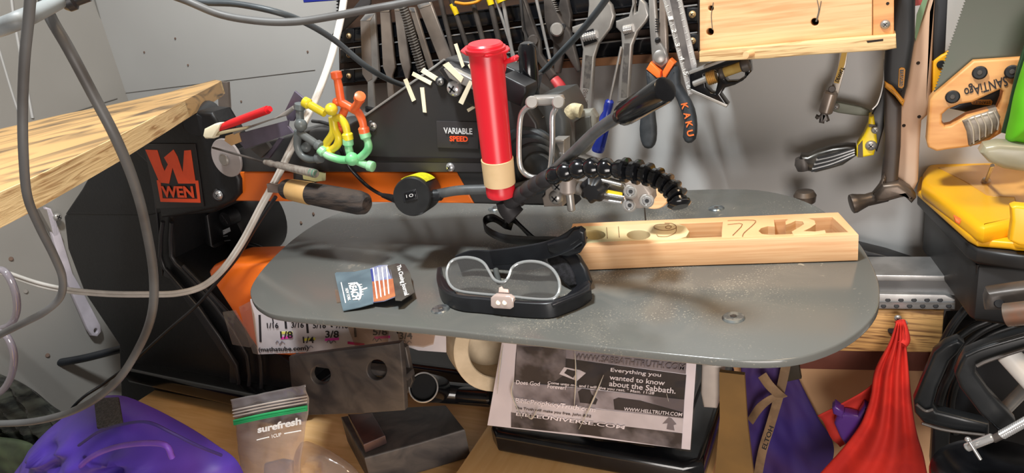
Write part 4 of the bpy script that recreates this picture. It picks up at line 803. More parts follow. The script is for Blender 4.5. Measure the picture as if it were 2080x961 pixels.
bk2 = slab('buckle', bz_.up(.003), [(1110, 498), (1150, 486), (1163, 470), (1176, 467), (1186, 474), (1188, 500), (1178, 516), (1155, 524), (1130, 520), (1112, 512)], .006, hb, mh, .002, holes=[[(1163, 500), (1177, 491), (1181, 494), (1179, 499), (1166, 506), (1163, 505)]])
slab('buckle_insert', bz_.up(.0005), [(1158, 500), (1180, 488), (1184, 498), (1164, 510)], .001, mat('ivory', (204, 200, 182), .5), mh)
ribbon('strap', [QZ(1160, 492, .030), QZ(1120, 490, .027), QZ(1070, 489, .022), QZ(1020, 483, .018), QZ(988, 466, .018), QZ(985, 449, .02), QZ(1002, 443, .021), QZ(1024, 455, .018), QZ(1040, 460, .014)], (0, 0, 1), .007, .0014, hb, mh)
ribbon('strap', [QZ(1028, 438, .020), QZ(1046, 448, .022), QZ(1066, 468, .020), QZ(1092, 492, .018), QZ(1110, 502, .018)], (-.6, .4, .5), .008, .0016, hb, mh)
# ------------------------------------------------------------ plastic men magnets
def man(lab, m, head, limbs, r=.0032, hr=13):
    o = T('bendy_figure_magnet', lab, 'figurine', Q(*head), 'bendy plastic figure magnets on the saw arm')
    ball('head', Q(*head), hr*S(*head), m, o)
    for L_ in limbs:
        t_ = tube('limb', [Q(*p) for p in L_], [r*.85]+[r]*3, m, o, seg=12)
        e = Q(*L_[0]); d = (Q(*L_[0])-Q(*L_[1])).normalized()
        lathe('magnet_cap', e-d*.004, e+d*.002, [(0, r*1.05), (.2, r*1.35), (.9, r*1.3), (1, r*.9)], m, o, 14)
    return o
soft = lambda n, c, c2: mat(n, c, .35, 0, c2, 60, spec=.4)
y0 = .415
om = soft('orange_gel', (240, 112, 62), (226, 96, 50)); ym = soft('yellow_gel', (226, 206, 44), (212, 190, 50)); gm = soft('mint_gel', (150, 206, 160), (110, 190, 130)); sm_ = soft('smoke_gel', (104, 108, 108), (92, 98, 98))
man('orange bendy figure magnet reaching up, highest of the four', om, (684, 207, y0), [[(683, 150, y0), (688, 175, y0), (694, 208, y0), (706, 216, y0)], [(731, 197, y0-.008), (728, 208, y0-.004), (718, 222, y0)], [(740, 268, y0), (736, 246, y0), (727, 228, y0), (716, 221, y0), (694, 208, y0)], [(692, 262, y0+.006), (694, 240, y0+.004), (702, 218, y0+.002)]], hr=9)
man('yellow bendy figure magnet between the grey and orange ones', ym, (673, 222, y0-.006), [[(621, 208, y0-.004), (640, 219, y0-.004), (660, 230, y0-.004)], [(707, 280, y0), (702, 256, y0), (692, 240, y0), (680, 240, y0)], [(660, 302, y0), (664, 290, y0), (677, 268, y0), (675, 238, y0)], [(668, 307, y0), (684, 296, y0), (688, 280, y0), (680, 262, y0), (676, 238, y0)]])
man('translucent green bendy figure magnet, lowest and rightmost of the four', gm, (715, 323, y0-.004), [[(653, 305, y0-.004), (666, 316, y0-.004), (690, 324, y0-.002), (706, 325, y0-.002)], [(707, 286, y0), (708, 300, y0), (712, 316, y0)], [(741, 272, y0), (748, 292, y0), (746, 306, y0), (732, 320, y0), (722, 324, y0)], [(755, 338, y0), (742, 334, y0), (722, 326, y0)]], hr=14)
man('smoky grey bendy figure magnet, leftmost of the four', sm_, (611, 254, y0-.002), [[(609, 214, y0), (609, 232, y0), (610, 248, y0)], [(650, 321, y0), (630, 324, y0), (612, 314, y0), (604, 294, y0), (606, 266, y0)], [(650, 297, y0-.004), (636, 288, y0-.003), (618, 276, y0-.002), (608, 268, y0)]])
ball_ = ball('grey_foot_ball', Q(622, 299, y0+.002), .0042, sm_); tag(ball_, 'small smoky grey plastic ball beneath the grey bendy figure', 'ball')
# ------------------------------------------------------------ magnetised clutter on the arm
ds = T('white_magnet_disc', 'translucent white disc with a round magnet at the left of the arm', 'disc', Q(462, 322, .428))
c = Q(462, 320, .428); lathe('disc', c, c+Vector((0, -.002, 0)), [(0, 40*S(462, 320, .428)), (.8, 40*S(462, 320, .428)), (1, 39*S(462, 320, .428))], mat('milky_plastic', (172, 164, 162), .35, 0, (160, 152, 150), 20, alpha=.9), ds, 40); c2_ = Q(458, 324, .4255); rod('magnet', c2_, c2_+Vector((0, -.003, 0)), .0056, steel, ds)
mk = T('red_marker', 'red plastic pen with a taped cream tip above the white disc', 'pen', Q(450, 268, .41))
tp('barrel', [(436, 264, .412), (490, 243, .410), (544, 223, .408)], [6, 8, 8, 8], mat('pen_red', (196, 26, 34), .3), mk); tp('end', [(540, 225, .408), (549, 221, .408)], [8, 6], MATS['pen_red'], mk, n=1)
slab('taped_tip', YP(.407), [(411, 276), (414, 262), (434, 252), (448, 251), (440, 268), (432, 282), (416, 282)], .008, cream, mk, .0015)
slab('tape_tail', YP(.4085), [(418, 283), (440, 276), (500, 262), (505, 256), (470, 262), (436, 270)], .003, mat('dusty_tape', (150, 138, 108), .6), mk, .0006)
dr = T('steel_offcuts', 'bundle of thin steel plates and a curved cutter stuck by the red pen', 'metal scrap', Q(540, 290, .42))
slab('violet_steel_plate', YP(.415), [(482, 272), (586, 244), (584, 256), (595, 270), (497, 303), (486, 290)], .002, mat('violet_steel', (112, 104, 122), .35, .5, (96, 90, 104), 30), dr, .0003)
slab('curved_cutter', YP(.4135), [(470, 268), (506, 256), (560, 238), (595, 214), (596, 222), (580, 236), (540, 248), (498, 264), (474, 274)], .004, steel, dr, .001)
slab('grey_triangle', YP(.425), [(598, 185), (616, 200), (606, 226), (596, 246), (584, 246), (578, 226)], .002, MATS['violet_steel'], dr, .0003)
slab('small_square_steel', YP(.418), [(508, 303), (540, 290), (549, 302), (530, 321)], .004, dsteel, dr, .0004); slab('slim_bar', YP(.42), [(536, 321), (566, 280), (574, 282), (546, 322)], .003, MATS['violet_steel'], dr, .0003)
slab('brass_patch', YP(.4145), [(458, 276), (484, 268), (490, 288), (470, 296), (456, 286)], .002, mat('tan_tape', (176, 140, 96), .5), dr)
pdv = T('precision_screwdriver', 'small screwdriver with a clear glassy handle crossing the white cord', 'screwdriver', Q(640, 350, .40))
tp('shaft', [(432, 300, .414), (490, 316, .411), (540, 330, .408)], 2.2, dsteel, pdv, n=2)
a, b = Q(538, 329, .408), Q(642, 353, .402); s = S(590, 340, .405)
lathe('handle', a, b, [(0, 5*s), (.12, 7*s), (.2, 5.5*s), (.26, 7.5*s), (.95, 9*s), (1, 8*s)], mat('clear_handle', (126, 116, 108), .12, 0, (150, 144, 136), 60, (6, 6, 1), alpha=.75), pdv, 18)
rod('handle_end', Q(630, 350, .4025), Q(642, 353, .402), 8.6*s, mat('green_glass', (76, 104, 90), .15), pdv)
bt_ = T('charred_wood_handle_tool', 'charred round wooden handle with a tan tape band and flat tang', 'tool handle', Q(660, 420, .41))
a, b = Q(578, 383, .412), Q(746, 415, .404); s = S(660, 400, .41)
lathe('grip', a, b, [(0, 18*s), (.03, 21*s), (.3, 23*s), (.6, 24*s), (.9, 24*s), (.97, 21*s), (1, 14*s)], mat('charred_wood', (62, 52, 46), .8, 0, (28, 24, 24), 40, (1, 3, 5), bump=.9, lo=.42, hi=.6), bt_, 30)
d = b-a; lathe('tape_band', a+d*.09, a+d*.34, [(0, 22*s), (.02, 22.6*s), (.98, 24.1*s), (1, 23.5*s)], mat('tan_band', (188, 152, 100), .5, 0, (176, 138, 84), 30), bt_, 30)
slab('tang', YP(.413), [(541, 374), (580, 378), (580, 394), (543, 391)], .004, mat('tang_steel', (128, 112, 104), .4, .4), bt_, .0006)
slab('tape_flap', YP(.418), [(614, 350), (640, 348), (660, 352), (660, 367), (640, 369), (616, 364)], .0012, mat('pale_yellow_tape', (206, 206, 160), .5, 0, (188, 190, 140), 50), bt_)
slab('magnet_block', YP(.426), [(595, 350), (640, 350), (640, 372), (595, 372)], .01, dsteel, bt_, .001)
# tape strips stuck on the cover
strips = [([(922, 90), (928, 88), (943, 134), (938, 138)], 'leaning past the chisels near the red cap'), ([(819, 162), (826, 159), (844, 203), (837, 207)], 'leftmost on the sloping cover'), ([(853, 178), (861, 178), (866, 229), (859, 228)], 'lowest left, standing upright'),
          ([(836, 153), (839, 146), (877, 166), (874, 173)], 'second from the left'), ([(854, 146), (860, 138), (891, 158), (888, 167)], 'reaching from the file to the round screw'), ([(899, 132), (910, 126), (941, 158), (936, 168)], 'widest and palest across the head plate'),
          ([(931, 208), (953, 164), (960, 168), (940, 213)], 'under the head plate screw'), ([(948, 222), (968, 211), (969, 217), (951, 228)], 'short one beside the red tube'), ([(950, 132), (962, 122), (963, 130), (954, 140)], 'short one behind the red tube cap')]
for pp, l in strips:
    yb = .425 if pp[0][1] < 150 and pp[0][0] > 880 else .429
    if pp[0][0] in (899, 931): yb = .4145
    tag(slab('tape_strip', YP(yb), pp, .0006, cream), 'cream tape strip on the saw head, '+l, 'tape', 'cream tape strips stuck on the saw head')
# ------------------------------------------------------------ red tube
rt = T('red_tube', 'red plastic tube with a flip cap and tan tape band leaning on the saw', 'tube', Q(1018, 405, .40))
a, b = Q(1018, 398, .402), Q(986, 100, .392); ra, rb = 29.5*S(1018, 398, .402), 36*S(986, 100, .392)
lathe('tube_body', a, b, [(0, ra*.8), (.01, ra*.98), (.04, ra*1.02), (.05, ra), (.98, rb), (1, rb)], redp, rt, 40)
d = b-a; k = lambda t: ra+(rb-ra)*t
lathe('tape_band', a+d*.095, a+d*.275, [(0, k(.095)+.0004), (.01, k(.1)+.0007), (.99, k(.27)+.0007), (1, k(.275)+.0004)], tapem, rt, 40)
cap = lathe('cap', a+d*.985, a+d*1.04, [(0, rb*1.06), (.3, rb*1.16), (.5, rb*1.16), (.55, rb*1.04), (.8, rb*1.02), (1, rb*.92)], redp, rt, 40)
slab('cap_tab', PL(a+d*.995, d), [(935, 102), (946, 92), (990, 88), (1032, 92), (1036, 97), (1030, 102), (990, 112), (946, 108)], .0018, redp, cap, .0006)
tube('tether', [Q(1018, 100, .395), Q(1024, 118, .398), Q(1022, 140, .40), Q(1018, 150, .402)], .002, redp, rt); slab('tether_lip', YP(.396), [(1018, 124), (1044, 113), (1048, 117), (1046, 125), (1024, 132), (1018, 134)], .006, redp, rt, .0015)
# ------------------------------------------------------------ gooseneck lamp
gl = T('gooseneck_lamp', 'black gooseneck work lamp with a round switch base on the orange arm', 'lamp', Q(850, 400, .43))
fc = Q(836, 400, .398); bc = Q(862, 388, .428); s = S(838, 400, .398); R_ = 41*s
base = lathe('switch_base', bc, fc, [(0, R_*.93), (.1, R_*.96), (.88, R_), (.97, R_*.98), (1, R_*.92)], mat('switch_black', (24, 25, 27), .3, 0, (34, 35, 36), 40), gl, 44)
ax = (fc-bc).normalized(); fpl = PL(fc+ax*.0003, ax)
slab('rocker_frame', fpl, [(816, 392), (845, 384), (849, 404), (820, 412)], .0012, blk, base, .0004); slab('rocker', fpl.up(.0012), [(820, 393), (843, 387), (846, 402), (823, 408)], .002, gblk, base, .0006)
text('switch_mark', 'I O', (826, 402), (840, 399), (825, 396), fpl.up(.0014), MATS['grey_ink'], base)
# yellow label wrapped on top of the base
e = Vector((0, 0, 1)); e = (e-ax*e.dot(ax)).normalized(); f2 = ax.cross(e); bm = bmesh.new(); G1 = []
L_ = (fc-bc).length
for i in range(17):
    th = math.radians(-50+i*5); dirv = e*math.cos(th)+f2*math.sin(th)
    G1.append([bm.verts.new(bc+ax*L_*t+dirv*(R_*(.965+.03*t)+.0003+k2)) for t, k2 in ((.14, 0), (.86, 0), (.86, .0004), (.14, .0004))])
for i in range(16):
    for j in range(4): bm.faces.new((G1[i][j], G1[i][(j+1) % 4], G1[i+1][(j+1) % 4], G1[i+1][j]))
bm.faces.new(G1[0]); bm.faces.new(G1[-1])
bmo('warning_label', bm, mat('label_yellow', (228, 222, 36), .45, 0, (206, 200, 40), 400, lo=.45, hi=.55), base)
rod('neck_socket', Q(872, 397, .41), Q(898, 396, .412), 12*s, blk, gl)
tube('gooseneck', [Q(*p) for p in ((890, 394, .412), (930, 387, .412), (980, 385, .415), (1040, 383, .418), (1080, 373, .412), (1120, 350, .40), (1165, 310, .385), (1210, 268, .37), (1256, 236, .36))], .0037, mat('gooseneck_grey', (82, 84, 84), .38, 0, (64, 66, 68), 60, spec=.6), gl, seg=14)
a, b = Q(1262, 236, .358), Q(1352, 181, .335); s = S(1300, 210, .345)
hd = lathe('lamp_head', a, b, [(0, 14*s), (.02, 20*s), (.05, 24*s), (.12, 25*s), (.14, 26*s), (.95, 27*s), (.99, 25*s), (1, 20*s)], gblk, gl, 16)
lathe('head_nut', Q(1250, 240, .361), Q(1266, 233, .357), [(0, 9*s), (.3, 14*s), (.8, 14*s), (1, 11*s)], blk, gl, 16)
d = (b-a)
tp('power_cord', [(812, 402, .405), (790, 400, .41), (768, 392, .42), (744, 376, .428), (722, 354, .427), (706, 334, .424), (690, 300, .426), (680, 262, .432), (660, 250, .44), (635, 246, .46)], 4, bcable, gl)
tp('strain_relief', [(778, 397, .415), (792, 401, .41), (804, 405, .405)], [5, 7, 8], blk, gl, n=3)
# ------------------------------------------------------------ cables in front
def cb(lab, pts, rp, m=cable, name='power_cable', grp=None, **k):
    return tag(tp(name, pts, rp, m, **k), lab, 'cable', grp)
cb('thick grey cable looping from the top left down past the purple bag', [(-300, -1100, .24), (-40, -380, .21), (20, -160, .20), (80, -30, .20), (100, 30, .20), (140, 100, .20), (188, 190, .205), (235, 280, .21), (272, 370, .22), (296, 460, .23), (312, 560, .235), (308, 640, .235), (280, 710, .235), (232, 780, .23), (160, 830, .225), (70, 856, .22), (-40, 862, .21)], 12.5)
cb('thick grey cable hanging straight at the far left then turning back', [(420, -1300, .22), (140, -420, .17), (90, -180, .15), (66, -40, .145), (58, 40, .145), (50, 120, .145), (46, 220, .145), (48, 320, .145), (56, 400, .15), (80, 460, .155), (110, 520, .16), (127, 565, .165), (122, 604, .165), (90, 634, .16), (40, 660, .155), (-40, 700, .15)], 12)
cb('pale grey cable crossing the top left corner to a black plug', [(-600, 300, .12), (-200, 140, .145), (-40, 70, .155), (10, 52, .155), (50, 36, .16), (90, 18, .19), (128, -2, .215), (150, -20, .23)], 14, mat('pale_cable', (140, 146, 148), .5, 0, (118, 122, 124), 30))
tag(lathe('cable_plug', Q(124, 2, .212), Q(176, -16, .22), [(0, .0042), (.15, .0056), (.4, .0056), (.5, .0043), (1, .0042)], bcable), 'black cable plug at the very top left', 'plug')
cb('upper grey cable sagging along the top left of the tool rack', [(-100, -500, .33), (240, -70, .35), (320, -22, .36), (380, 2, .36), (450, 30, .37), (530, 43, .38), (600, 44, .39), (670, 34, .40), (750, 19, .41), (830, 4, .42), (920, -20, .43), (1010, -90, .43), (1150, -500, .42)], 8.5)
cb('grey cable running down behind the saw head and up again on the right', [(-60, -600, .35), (240, -90, .37), (320, -30, .38), (400, 2, .39), (480, 8, .40), (560, 24, .41), (620, 46, .43), (680, 82, .45), (740, 132, .47), (790, 162, .50), (840, 178, .52), (930, 190, .535), (1030, 190, .53), (1094, 152, .52), (1140, 106, .50), (1190, 52, .48), (1250, -30, .46), (1330, -180, .42), (1420, -600, .36)], 7.5, mat('slate_cable', (66, 72, 76), .45, 0, (54, 58, 62), 30))
# white twin flex
wm = mat('white_flex', (216, 210, 202), .4, 0, (204, 198, 190), 40)
wp = [(-500, 330, .34), (-120, 500, .36), (-40, 536, .37), (20, 558, .38), (80, 578, .385), (140, 590, .39), (220, 597, .40), (300, 598, .41), (360, 596, .415), (410, 582, .42), (450, 550, .42), (490, 495, .42), (530, 420, .42), (562, 362, .42), (590, 305, .422), (622, 240, .43), (650, 180, .45), (680, 90, .48), (702, -30, .52), (720, -300, .54), (740, -700, .55)]
bm = bmesh.new()
for off in (-1, 1):
    pts = []
    for i, (u, v, y) in enumerate(wp):
        u2, v2, _ = wp[min(i+1, len(wp)-1)]; u1, v1, _ = wp[max(i-1, 0)]; n_ = Vector((-(v2-v1), u2-u1)).normalized()*off*3.0
        pts.append(Q(u+n_.x, v+n_.y, y))
    sweep(bm, crom(pts, 6), .0019, 10)
tag(bmo('twin_flex_cable', bm, wm), 'white twin flex cord sweeping from the left edge up to the rack', 'cable')
cb('thin black cord crossing the black saw body beneath the white cord', [(560, 400, .432), (520, 460, .432), (484, 520, .432), (440, 574, .432), (400, 620, .43), (340, 672, .43), (270, 735, .42), (210, 780, .39), (160, 815, .365), (110, 875, .355), (72, 925, .35), (40, 990, .345)], 4, bcable)
cb('black cord arching behind the motor above the orange housing', [(470, 520, .515), (485, 502, .515), (505, 497, .515), (530, 504, .515), (552, 522, .51), (566, 540, .50)], 4.5, bcable)
cb('black tube lying along the left wall behind the hanging cables', [(20, 742, .42), (60, 742, .44), (110, 738, .45), (170, 728, .47), (250, 708, .50)], 8, bcable)
# things on the left wall
sx = XP(WX+.012)
ws = slab('wall_bracket', sx, [(92, 420), (104, 424), (122, 470), (148, 556), (162, 580), (204, 660), (206, 674), (198, 684), (187, 682), (178, 668), (146, 594), (132, 560), (110, 490)], .006, mat('cloudy_white', (186, 178, 186), .35), bev=.001, holes=[cpx(195, 672, 4, 5, n=12)])
tag(ws, 'white plastic arm with a screw hole on the left wall', 'bracket')
gp = mat('grey_bar', (120, 114, 108), .5); tag(slab('grey_wall_bar', sx, [(80, 425), (100, 425), (125, 475), (110, 480)], .008, gp), 'grey bar on the left wall under the plywood shelf', 'bar')
scw = T('wall_screw', 'round screw in the left wall under the plywood shelf', 'screw', sx.at(117, 441)); screw('head', sx.at(117, 441), sx.n, .006, steel, scw)
for i, (u, v) in enumerate(((22, 526), (52, 592), (96, 722))):
    tag(rod('wall_nail', XP(WX).at(u, v, -.001), XP(WX).at(u, v, .0012), .003, dent if i != 1 else gp, seg=12), ['small dark hole plug high on the left wall by the clear hanger', 'pale round plug on the left wall below the white cord', 'rusty mark on the left wall above the black tube'][i], 'plug')
ch = glassy('clear_hanger_plastic', (206, 198, 206), .25, .55, .1)
tag(tp('clear_plastic_hook', [(-20, 546, .33), (10, 552, .33), (30, 590, .33), (34, 632, .33), (20, 660, .33), (-10, 672, .33)], 7, ch), 'clear plastic hook at the left edge, upper of two', 'hook', 'clear plastic hooks at the left edge')
tag(tp('clear_plastic_hook', [(-10, 672, .32), (14, 684, .32), (28, 720, .32), (24, 760, .32), (8, 790, .32), (-16, 806, .32)], 7, ch), 'clear plastic hook at the left edge, lower of two', 'hook', 'clear plastic hooks at the left edge')
# crumpled glossy dark plastic and jar at lower left
def stripes(p, t): return .006*math.sin(p.x*190+p.z*90+2*math.sin(p.z*40))
tag(pillow('crumpled_plastic_wrap', YP(.345), (30, 860), [(-60, 760), (10, 765), (60, 790), (110, 830), (170, 868), (150, 900), (90, 930), (40, 960), (-60, 960)], .02, mat('glossy_dark_film', (72, 74, 66), .15, .3, (34, 36, 34), 30, (1, 1, 4), lo=.4, hi=.6), fold=stripes, amp=.006), 'glossy dark crumpled plastic wrap left of the purple bag', 'plastic wrap')
tag(pillow('green_pouch', YP(.315), (20, 940), [(-60, 890), (0, 888), (60, 900), (84, 930), (78, 990), (20, 1020), (-60, 1020)], .012, mat('drab_green', (86, 98, 66), .5, 0, (60, 70, 50), 20)), 'drab green pouch in the lower left corner', 'pouch')
# ------------------------------------------------------------ plywood shelf on the left
ps = slab3('plywood_shelf', [ZP(.147).at(*p) for p in ((448, 164), (444, 168), (330, 228), (230, 280), (65, 360), (-30, 402), (-60, 300), (-10, 264), (0, 262), (120, 234), (230, 212), (340, 188), (436, 162))], (0, 0, 1), .0145, ply, bev=0)
psr = tag(ps, 'scorched plywood shelf board sticking out at the upper left', 'shelf')
e1 = ZP(.147)
E_ = [e1.at(*p) for p in ((448, 164), (330, 228), (230, 280), (65, 360), (-30, 402))]
bm = bmesh.new(); rows = []
nd = [(E_[i+1]-E_[i]).normalized() for i in range(4)]
for i, p in enumerate(E_):
    n_ = Vector((0, 0, 1)).cross(nd[min(i, 3)]); n_ = n_ if n_.dot(CAM-p) > 0 else -n_
    rows.append([bm.verts.new(p+n_*a+Vector((0, 0, z))) for a, z in ((0, -.0001), (.0008, -.0003), (.0008, -.0142), (0, -.0145))])
for i in range(4):
    for j in range(4): bm.faces.new((rows[i][j], rows[i][(j+1) % 4], rows[i+1][(j+1) % 4], rows[i+1][j]))
bm.faces.new(rows[0]); bm.faces.new(rows[-1])
bmo('layered_edge', bm, plye, ps)
tag(slab('steel_bracket', YP(.6), [(442, 166), (462, 167), (470, 300), (445, 300)], .004, mat('bracket_steel', (136, 124, 116), .4, .5, (116, 106, 100), 20), bev=.0005), 'flat steel bracket upright at the end of the plywood shelf', 'bracket')
# ------------------------------------------------------------ things under the table
an = T('angle_steel', 'thick steel angle with two round holes leaning under the table', 'steel angle', Q(710, 845, .385))
slab('plate', YP(.385), [(586, 726), (700, 711), (812, 697), (818, 760), (822, 834), (740, 840), (600, 845), (592, 790)], .006, mill, an, .001, holes=[cpx(651, 762, 20, 20), cpx(765, 752, 20, 21)], res=2)
slab3('flange', [Q(587, 727, .3905), Q(812, 698, .3905), Q(812, 698, .3905)+Vector((0, .010, 0)), Q(587, 727, .3905)+Vector((0, .010, 0))], (0, 0, 1), .006, mill, an, .001)
slab('end_plate', YP(.400), [(812, 700), (824, 706), (838, 776), (828, 800), (820, 800)], .005, dsteel, an, .001)
bl = ZP(-.182); blk_s = T('steel_block', 'heavy dark steel block lying on the bench', 'steel block', bl.at(820, 900)-Vector((0, 0, .033)))
slab('block', bl, [(692, 846), (800, 828), (905, 822), (944, 872), (850, 900), (740, 930), (716, 890)], .0325, mill, blk_s, .0018, res=3)
bar = tag(slab('steel_bar', ZP(-.172), [(706, 841), (757, 838), (782, 884), (738, 903)], .0098, mat('reddish_steel', (92, 70, 66), .35, .5, (70, 56, 56), 40), bev=.0012), 'short reddish steel bar lying on the steel block', 'steel bar')
pp = T('pipe', 'black steel pipe with an open bright rim pointing outward', 'pipe', Q(860, 800, .42))
a = Q(860, 787, .405); dirp = (CAM-a).normalized()*.75+Vector((-.35, -.3, .05)); dirp.normalize(); b = Q(1010, 806, .50); s = S(860, 787, .405); dirp = (a-b).normalized()*.35+(CAM-a).normalized()*.9; dirp.normalize()
r = 30*s
lathe('pipe_wall', a-dirp*.08, a, [(0, r), (.98, r), (1, r*.97), (1.0, r*.9), (.96, r*.88), (.02, r*.88)], gblk, pp, 36)
rim = tube('bright_rim', [a+(dirp.orthogonal().normalized()*math.cos(t)+dirp.cross(dirp.orthogonal().normalized())*math.sin(t))*r*.97 for t in [i*math.pi/12 for i in range(24)]], .0007, chrome, pp, closed=True, n=2, seg=6)
lathe('pipe_bore', a-dirp*.05, a-dirp*.004, [(0, r*.88), (1, r*.88)], mat('bore_black', (4, 4, 5), .9), pp, 30)
tag(rod('black_tube', Q(880, 795, .46), Q(1000, 806, .49), .0105, gblk), 'black round tube behind the open pipe end', 'tube')
def roll(lab, u, v, y, rpx, wdt, m, ax):
    c = Q(u, v, y); s = S(u, v, y); R2 = rpx*s; ax = Vector(ax).normalized()
    return tag(lathe('tape_roll', c+ax*wdt, c, [(0, R2*.7), (0, R2), (.02, R2), (.98, R2), (1, R2*.985), (1, R2*.72), (.97, R2*.7), (.03, R2*.7)], m, seg=48), lab, 'tape roll')
roll('cream roll of masking tape under the left of the table', 1022, 700, .455, 105, .026, mat('roll_cream', (206, 188, 160), .6, 0, (190, 172, 144), 60, bump=.1), (-.75, .66, 0))
tag(slab('white_plastic_block', YP(.47), [(1424, 742), (1440, 738), (1468, 742), (1464, 790), (1456, 832), (1428, 830), (1422, 800)], .02, mat('milky_white', (176, 166, 158), .35), bev=.003), 'milky white plastic block behind the sleeved print', 'plastic block')
# sleeved leaflet
ppn = YP(.432)
lf = T('sleeved_leaflet', 'black and white leaflet in a clear sleeve under the table edge', 'leaflet', Q(1195, 890, .43))
slab('sheet', ppn, [(1022, 680), (1150, 680), (1416, 700), (1414, 740), (1402, 914), (1194, 888), (990, 864)], .0005, rmat, lf)
dk = mat('print_dark', (22, 20, 22), .8, 0, (44, 40, 42), 30); md_ = mat('print_grey', (120, 114, 118), .6, 0, (84, 78, 82), 20); lt = mat('print_light', (178, 172, 174), .6)
q1 = ppn.up(.0003)
slab('picture_top', q1, [(1050, 690), (1396, 700), (1393, 760), (1150, 728), (1048, 718)], .0002, md_, lf)
slab('picture_dark', q1.up(.0002), [(1048, 716), (1160, 730), (1394, 762), (1390, 812), (1200, 790), (1044, 776)], .0002, dk, lf)
slab('picture_left', q1.up(.0003), [(1050, 704), (1150, 706), (1148, 760), (1120, 780), (1046, 774)], .0002, mat('print_mottled', (40, 36, 38), .6, 0, (120, 114, 116), 40, lo=.42, hi=.66), lf)
slab('picture_book', q1.up(.0005), [(1136, 760), (1146, 746), (1178, 752), (1190, 758), (1172, 774)], .0002, lt, lf); slab('picture_book_cover', q1.up(.0007), [(1146, 758), (1152, 750), (1172, 755), (1164, 768)], .0002, dk, lf)
slab('picture_middle', q1.up(.0001), [(1044, 776), (1390, 812), (1388, 850), (1180, 826), (1040, 808)], .0002, mat('print_sky', (84, 78, 82), .6, 0, (150, 144, 148), 30, lo=.4, hi=.6), lf)
slab('portrait', q1.up(.0004), [(1174, 796), (1182, 790), (1198, 792), (1202, 802), (1214, 812), (1210, 822), (1178, 818)], .0002, dk, lf)
slab('picture_band', q1.up(.0004), [(1246, 812), (1256, 808), (1300, 814), (1386, 838), (1388, 848), (1248, 832)], .0002, dk, lf)
slab('picture_paper', q1.up(.0001), [(1040, 812), (1180, 828), (1388, 850), (1386, 880), (1200, 858), (1040, 838)], .0002, lt, lf)
slab('picture_bottom', q1.up(.0002), [(1038, 838), (1200, 858), (1386, 881), (1384, 912), (1194, 884), (1038, 868)], .0002, MATS['print_mottled'], lf)
slab('robed_figure', q1.up(.0004), [(1358, 848), (1364, 850), (1374, 862), (1368, 864), (1370, 875), (1354, 872), (1356, 860), (1346, 861)], .0002, md_, lf)
pr = mat('print_white', (206, 200, 202), .6)
tq = q1.up(.0006)
for s_, A, B, D, mm in (('WWW.SABBATHTRUTH.COM', (1166, 730), (1390, 753), (1168, 718), mat('print_mid', (86, 80, 84), .6)), ('Everything you', (1240, 757), (1342, 768), (1241, 747), pr), ('wanted to know', (1238, 771), (1350, 783), (1239, 761), pr), ('about the Sabbath.', (1237, 784), (1372, 800), (1238, 773), pr),
                        ('Come unto me, and I will give you rest. " Matt. 11:28', (1112, 781), (1328, 803), (1113, 774), pr), ('WWW.HELLTRUTH.COM', (1267, 834), (1385, 846), (1268, 827), pr),
                        ('BibleProphecyTruth.com', (1046, 820), (1208, 840), (1048, 808), pr), ('The Truth will make you free. John 8:32', (1046, 832), (1200, 850), (1047, 826), mat('print_ink', (70, 66, 68), .6)), ('BIBLEUNIVERSE.COM', (1048, 844), (1268, 872), (1049, 837), pr), ('Does God', (1048, 780), (1096, 784), (1049, 772), pr), ('Forever?', (1112, 788), (1150, 792), (1113, 780), pr)):
    text('printed_line', s_, A, B, D, tq, mm, lf, th=.0002, bold=.012, off=.0002)
slv = loft('plastic_sleeve', YP(.4285), [(1020, 680), (1006, 760), (988, 868)], [(1420, 700), (1414, 800), (1404, 917)], glassy('sleeve_clear', (252, 250, 251), .012, .998, .03), lf, rows=40, cols=60, disp=lambda s, t: .0012*noise.noise(Vector((s*9, t*14, 3)))+.0008*math.sin(t*30+s*9), th=0)
for cp_ in (([(1022, 700), (1016, 740), (1010, 800)]), ([(1044, 770), (1040, 800), (1060, 850)]), ([(1226, 762), (1206, 810), (1176, 872)]), ([(1168, 712), (1170, 770), (1166, 830)]), ([(1354, 800), (1358, 815)]), ([(1066, 838), (1080, 850), (1092, 830)])):
    tube('sleeve_crease', [YP(.4278).at(*p_) for p_ in cp_], [.0002, .0009, .0002], MATS['rim_clear'], lf, seg=6)
# zip bags
zb = T('zip_bag', 'small clear zip bag with a green seal standing under the angle steel', 'zip bag', Q(555, 940, .345))
zm = glassy('zip_clear', (232, 226, 226), .09, .84, .15)
zq = YP(.345)
loft('bag_film', zq, [(468, 812), (478, 860), (486, 930), (500, 1010)], [(621, 781), (627, 830), (616, 900), (606, 1010)], zm, zb, rows=36, cols=36, disp=lambda s, t: .004*math.sin(t*3.1)*s+.0016*noise.noise(Vector((s*7, t*7, 1))), th=.0004)
grn = mat('seal_green', (44, 158, 96), .4)
for v0, mm in ((22, MATS['milky_white']), (28, MATS['milky_white']), (34, MATS['milky_white']), (43, grn), (47, grn), (50, grn)):
    tube('seal_line', [zq.at(470+v0*.12, 812+v0, .002), zq.at(545, 800+v0-3, .0042), zq.at(623, 783+v0, .002)], .0007 if mm is not grn else .0011, mm, zb, seg=6)
wi = mat('white_bag_print', (232, 232, 232), .5)
text('bag_print', 'surefresh', (524, 880), (612, 862), (523, 866), zq.up(.0062), wi, zb, bold=.03)
text('bag_print', '1CUP', (553, 890), (572, 886), (552, 883), zq.up(.006), wi, zb)
for a_, b_ in (((522, 894), (546, 888)), ((578, 881), (611, 875))): tube('fill_line', [zq.at(*a_, .0066), zq.at(*b_, .0066)], .0005, wi, zb, seg=5)
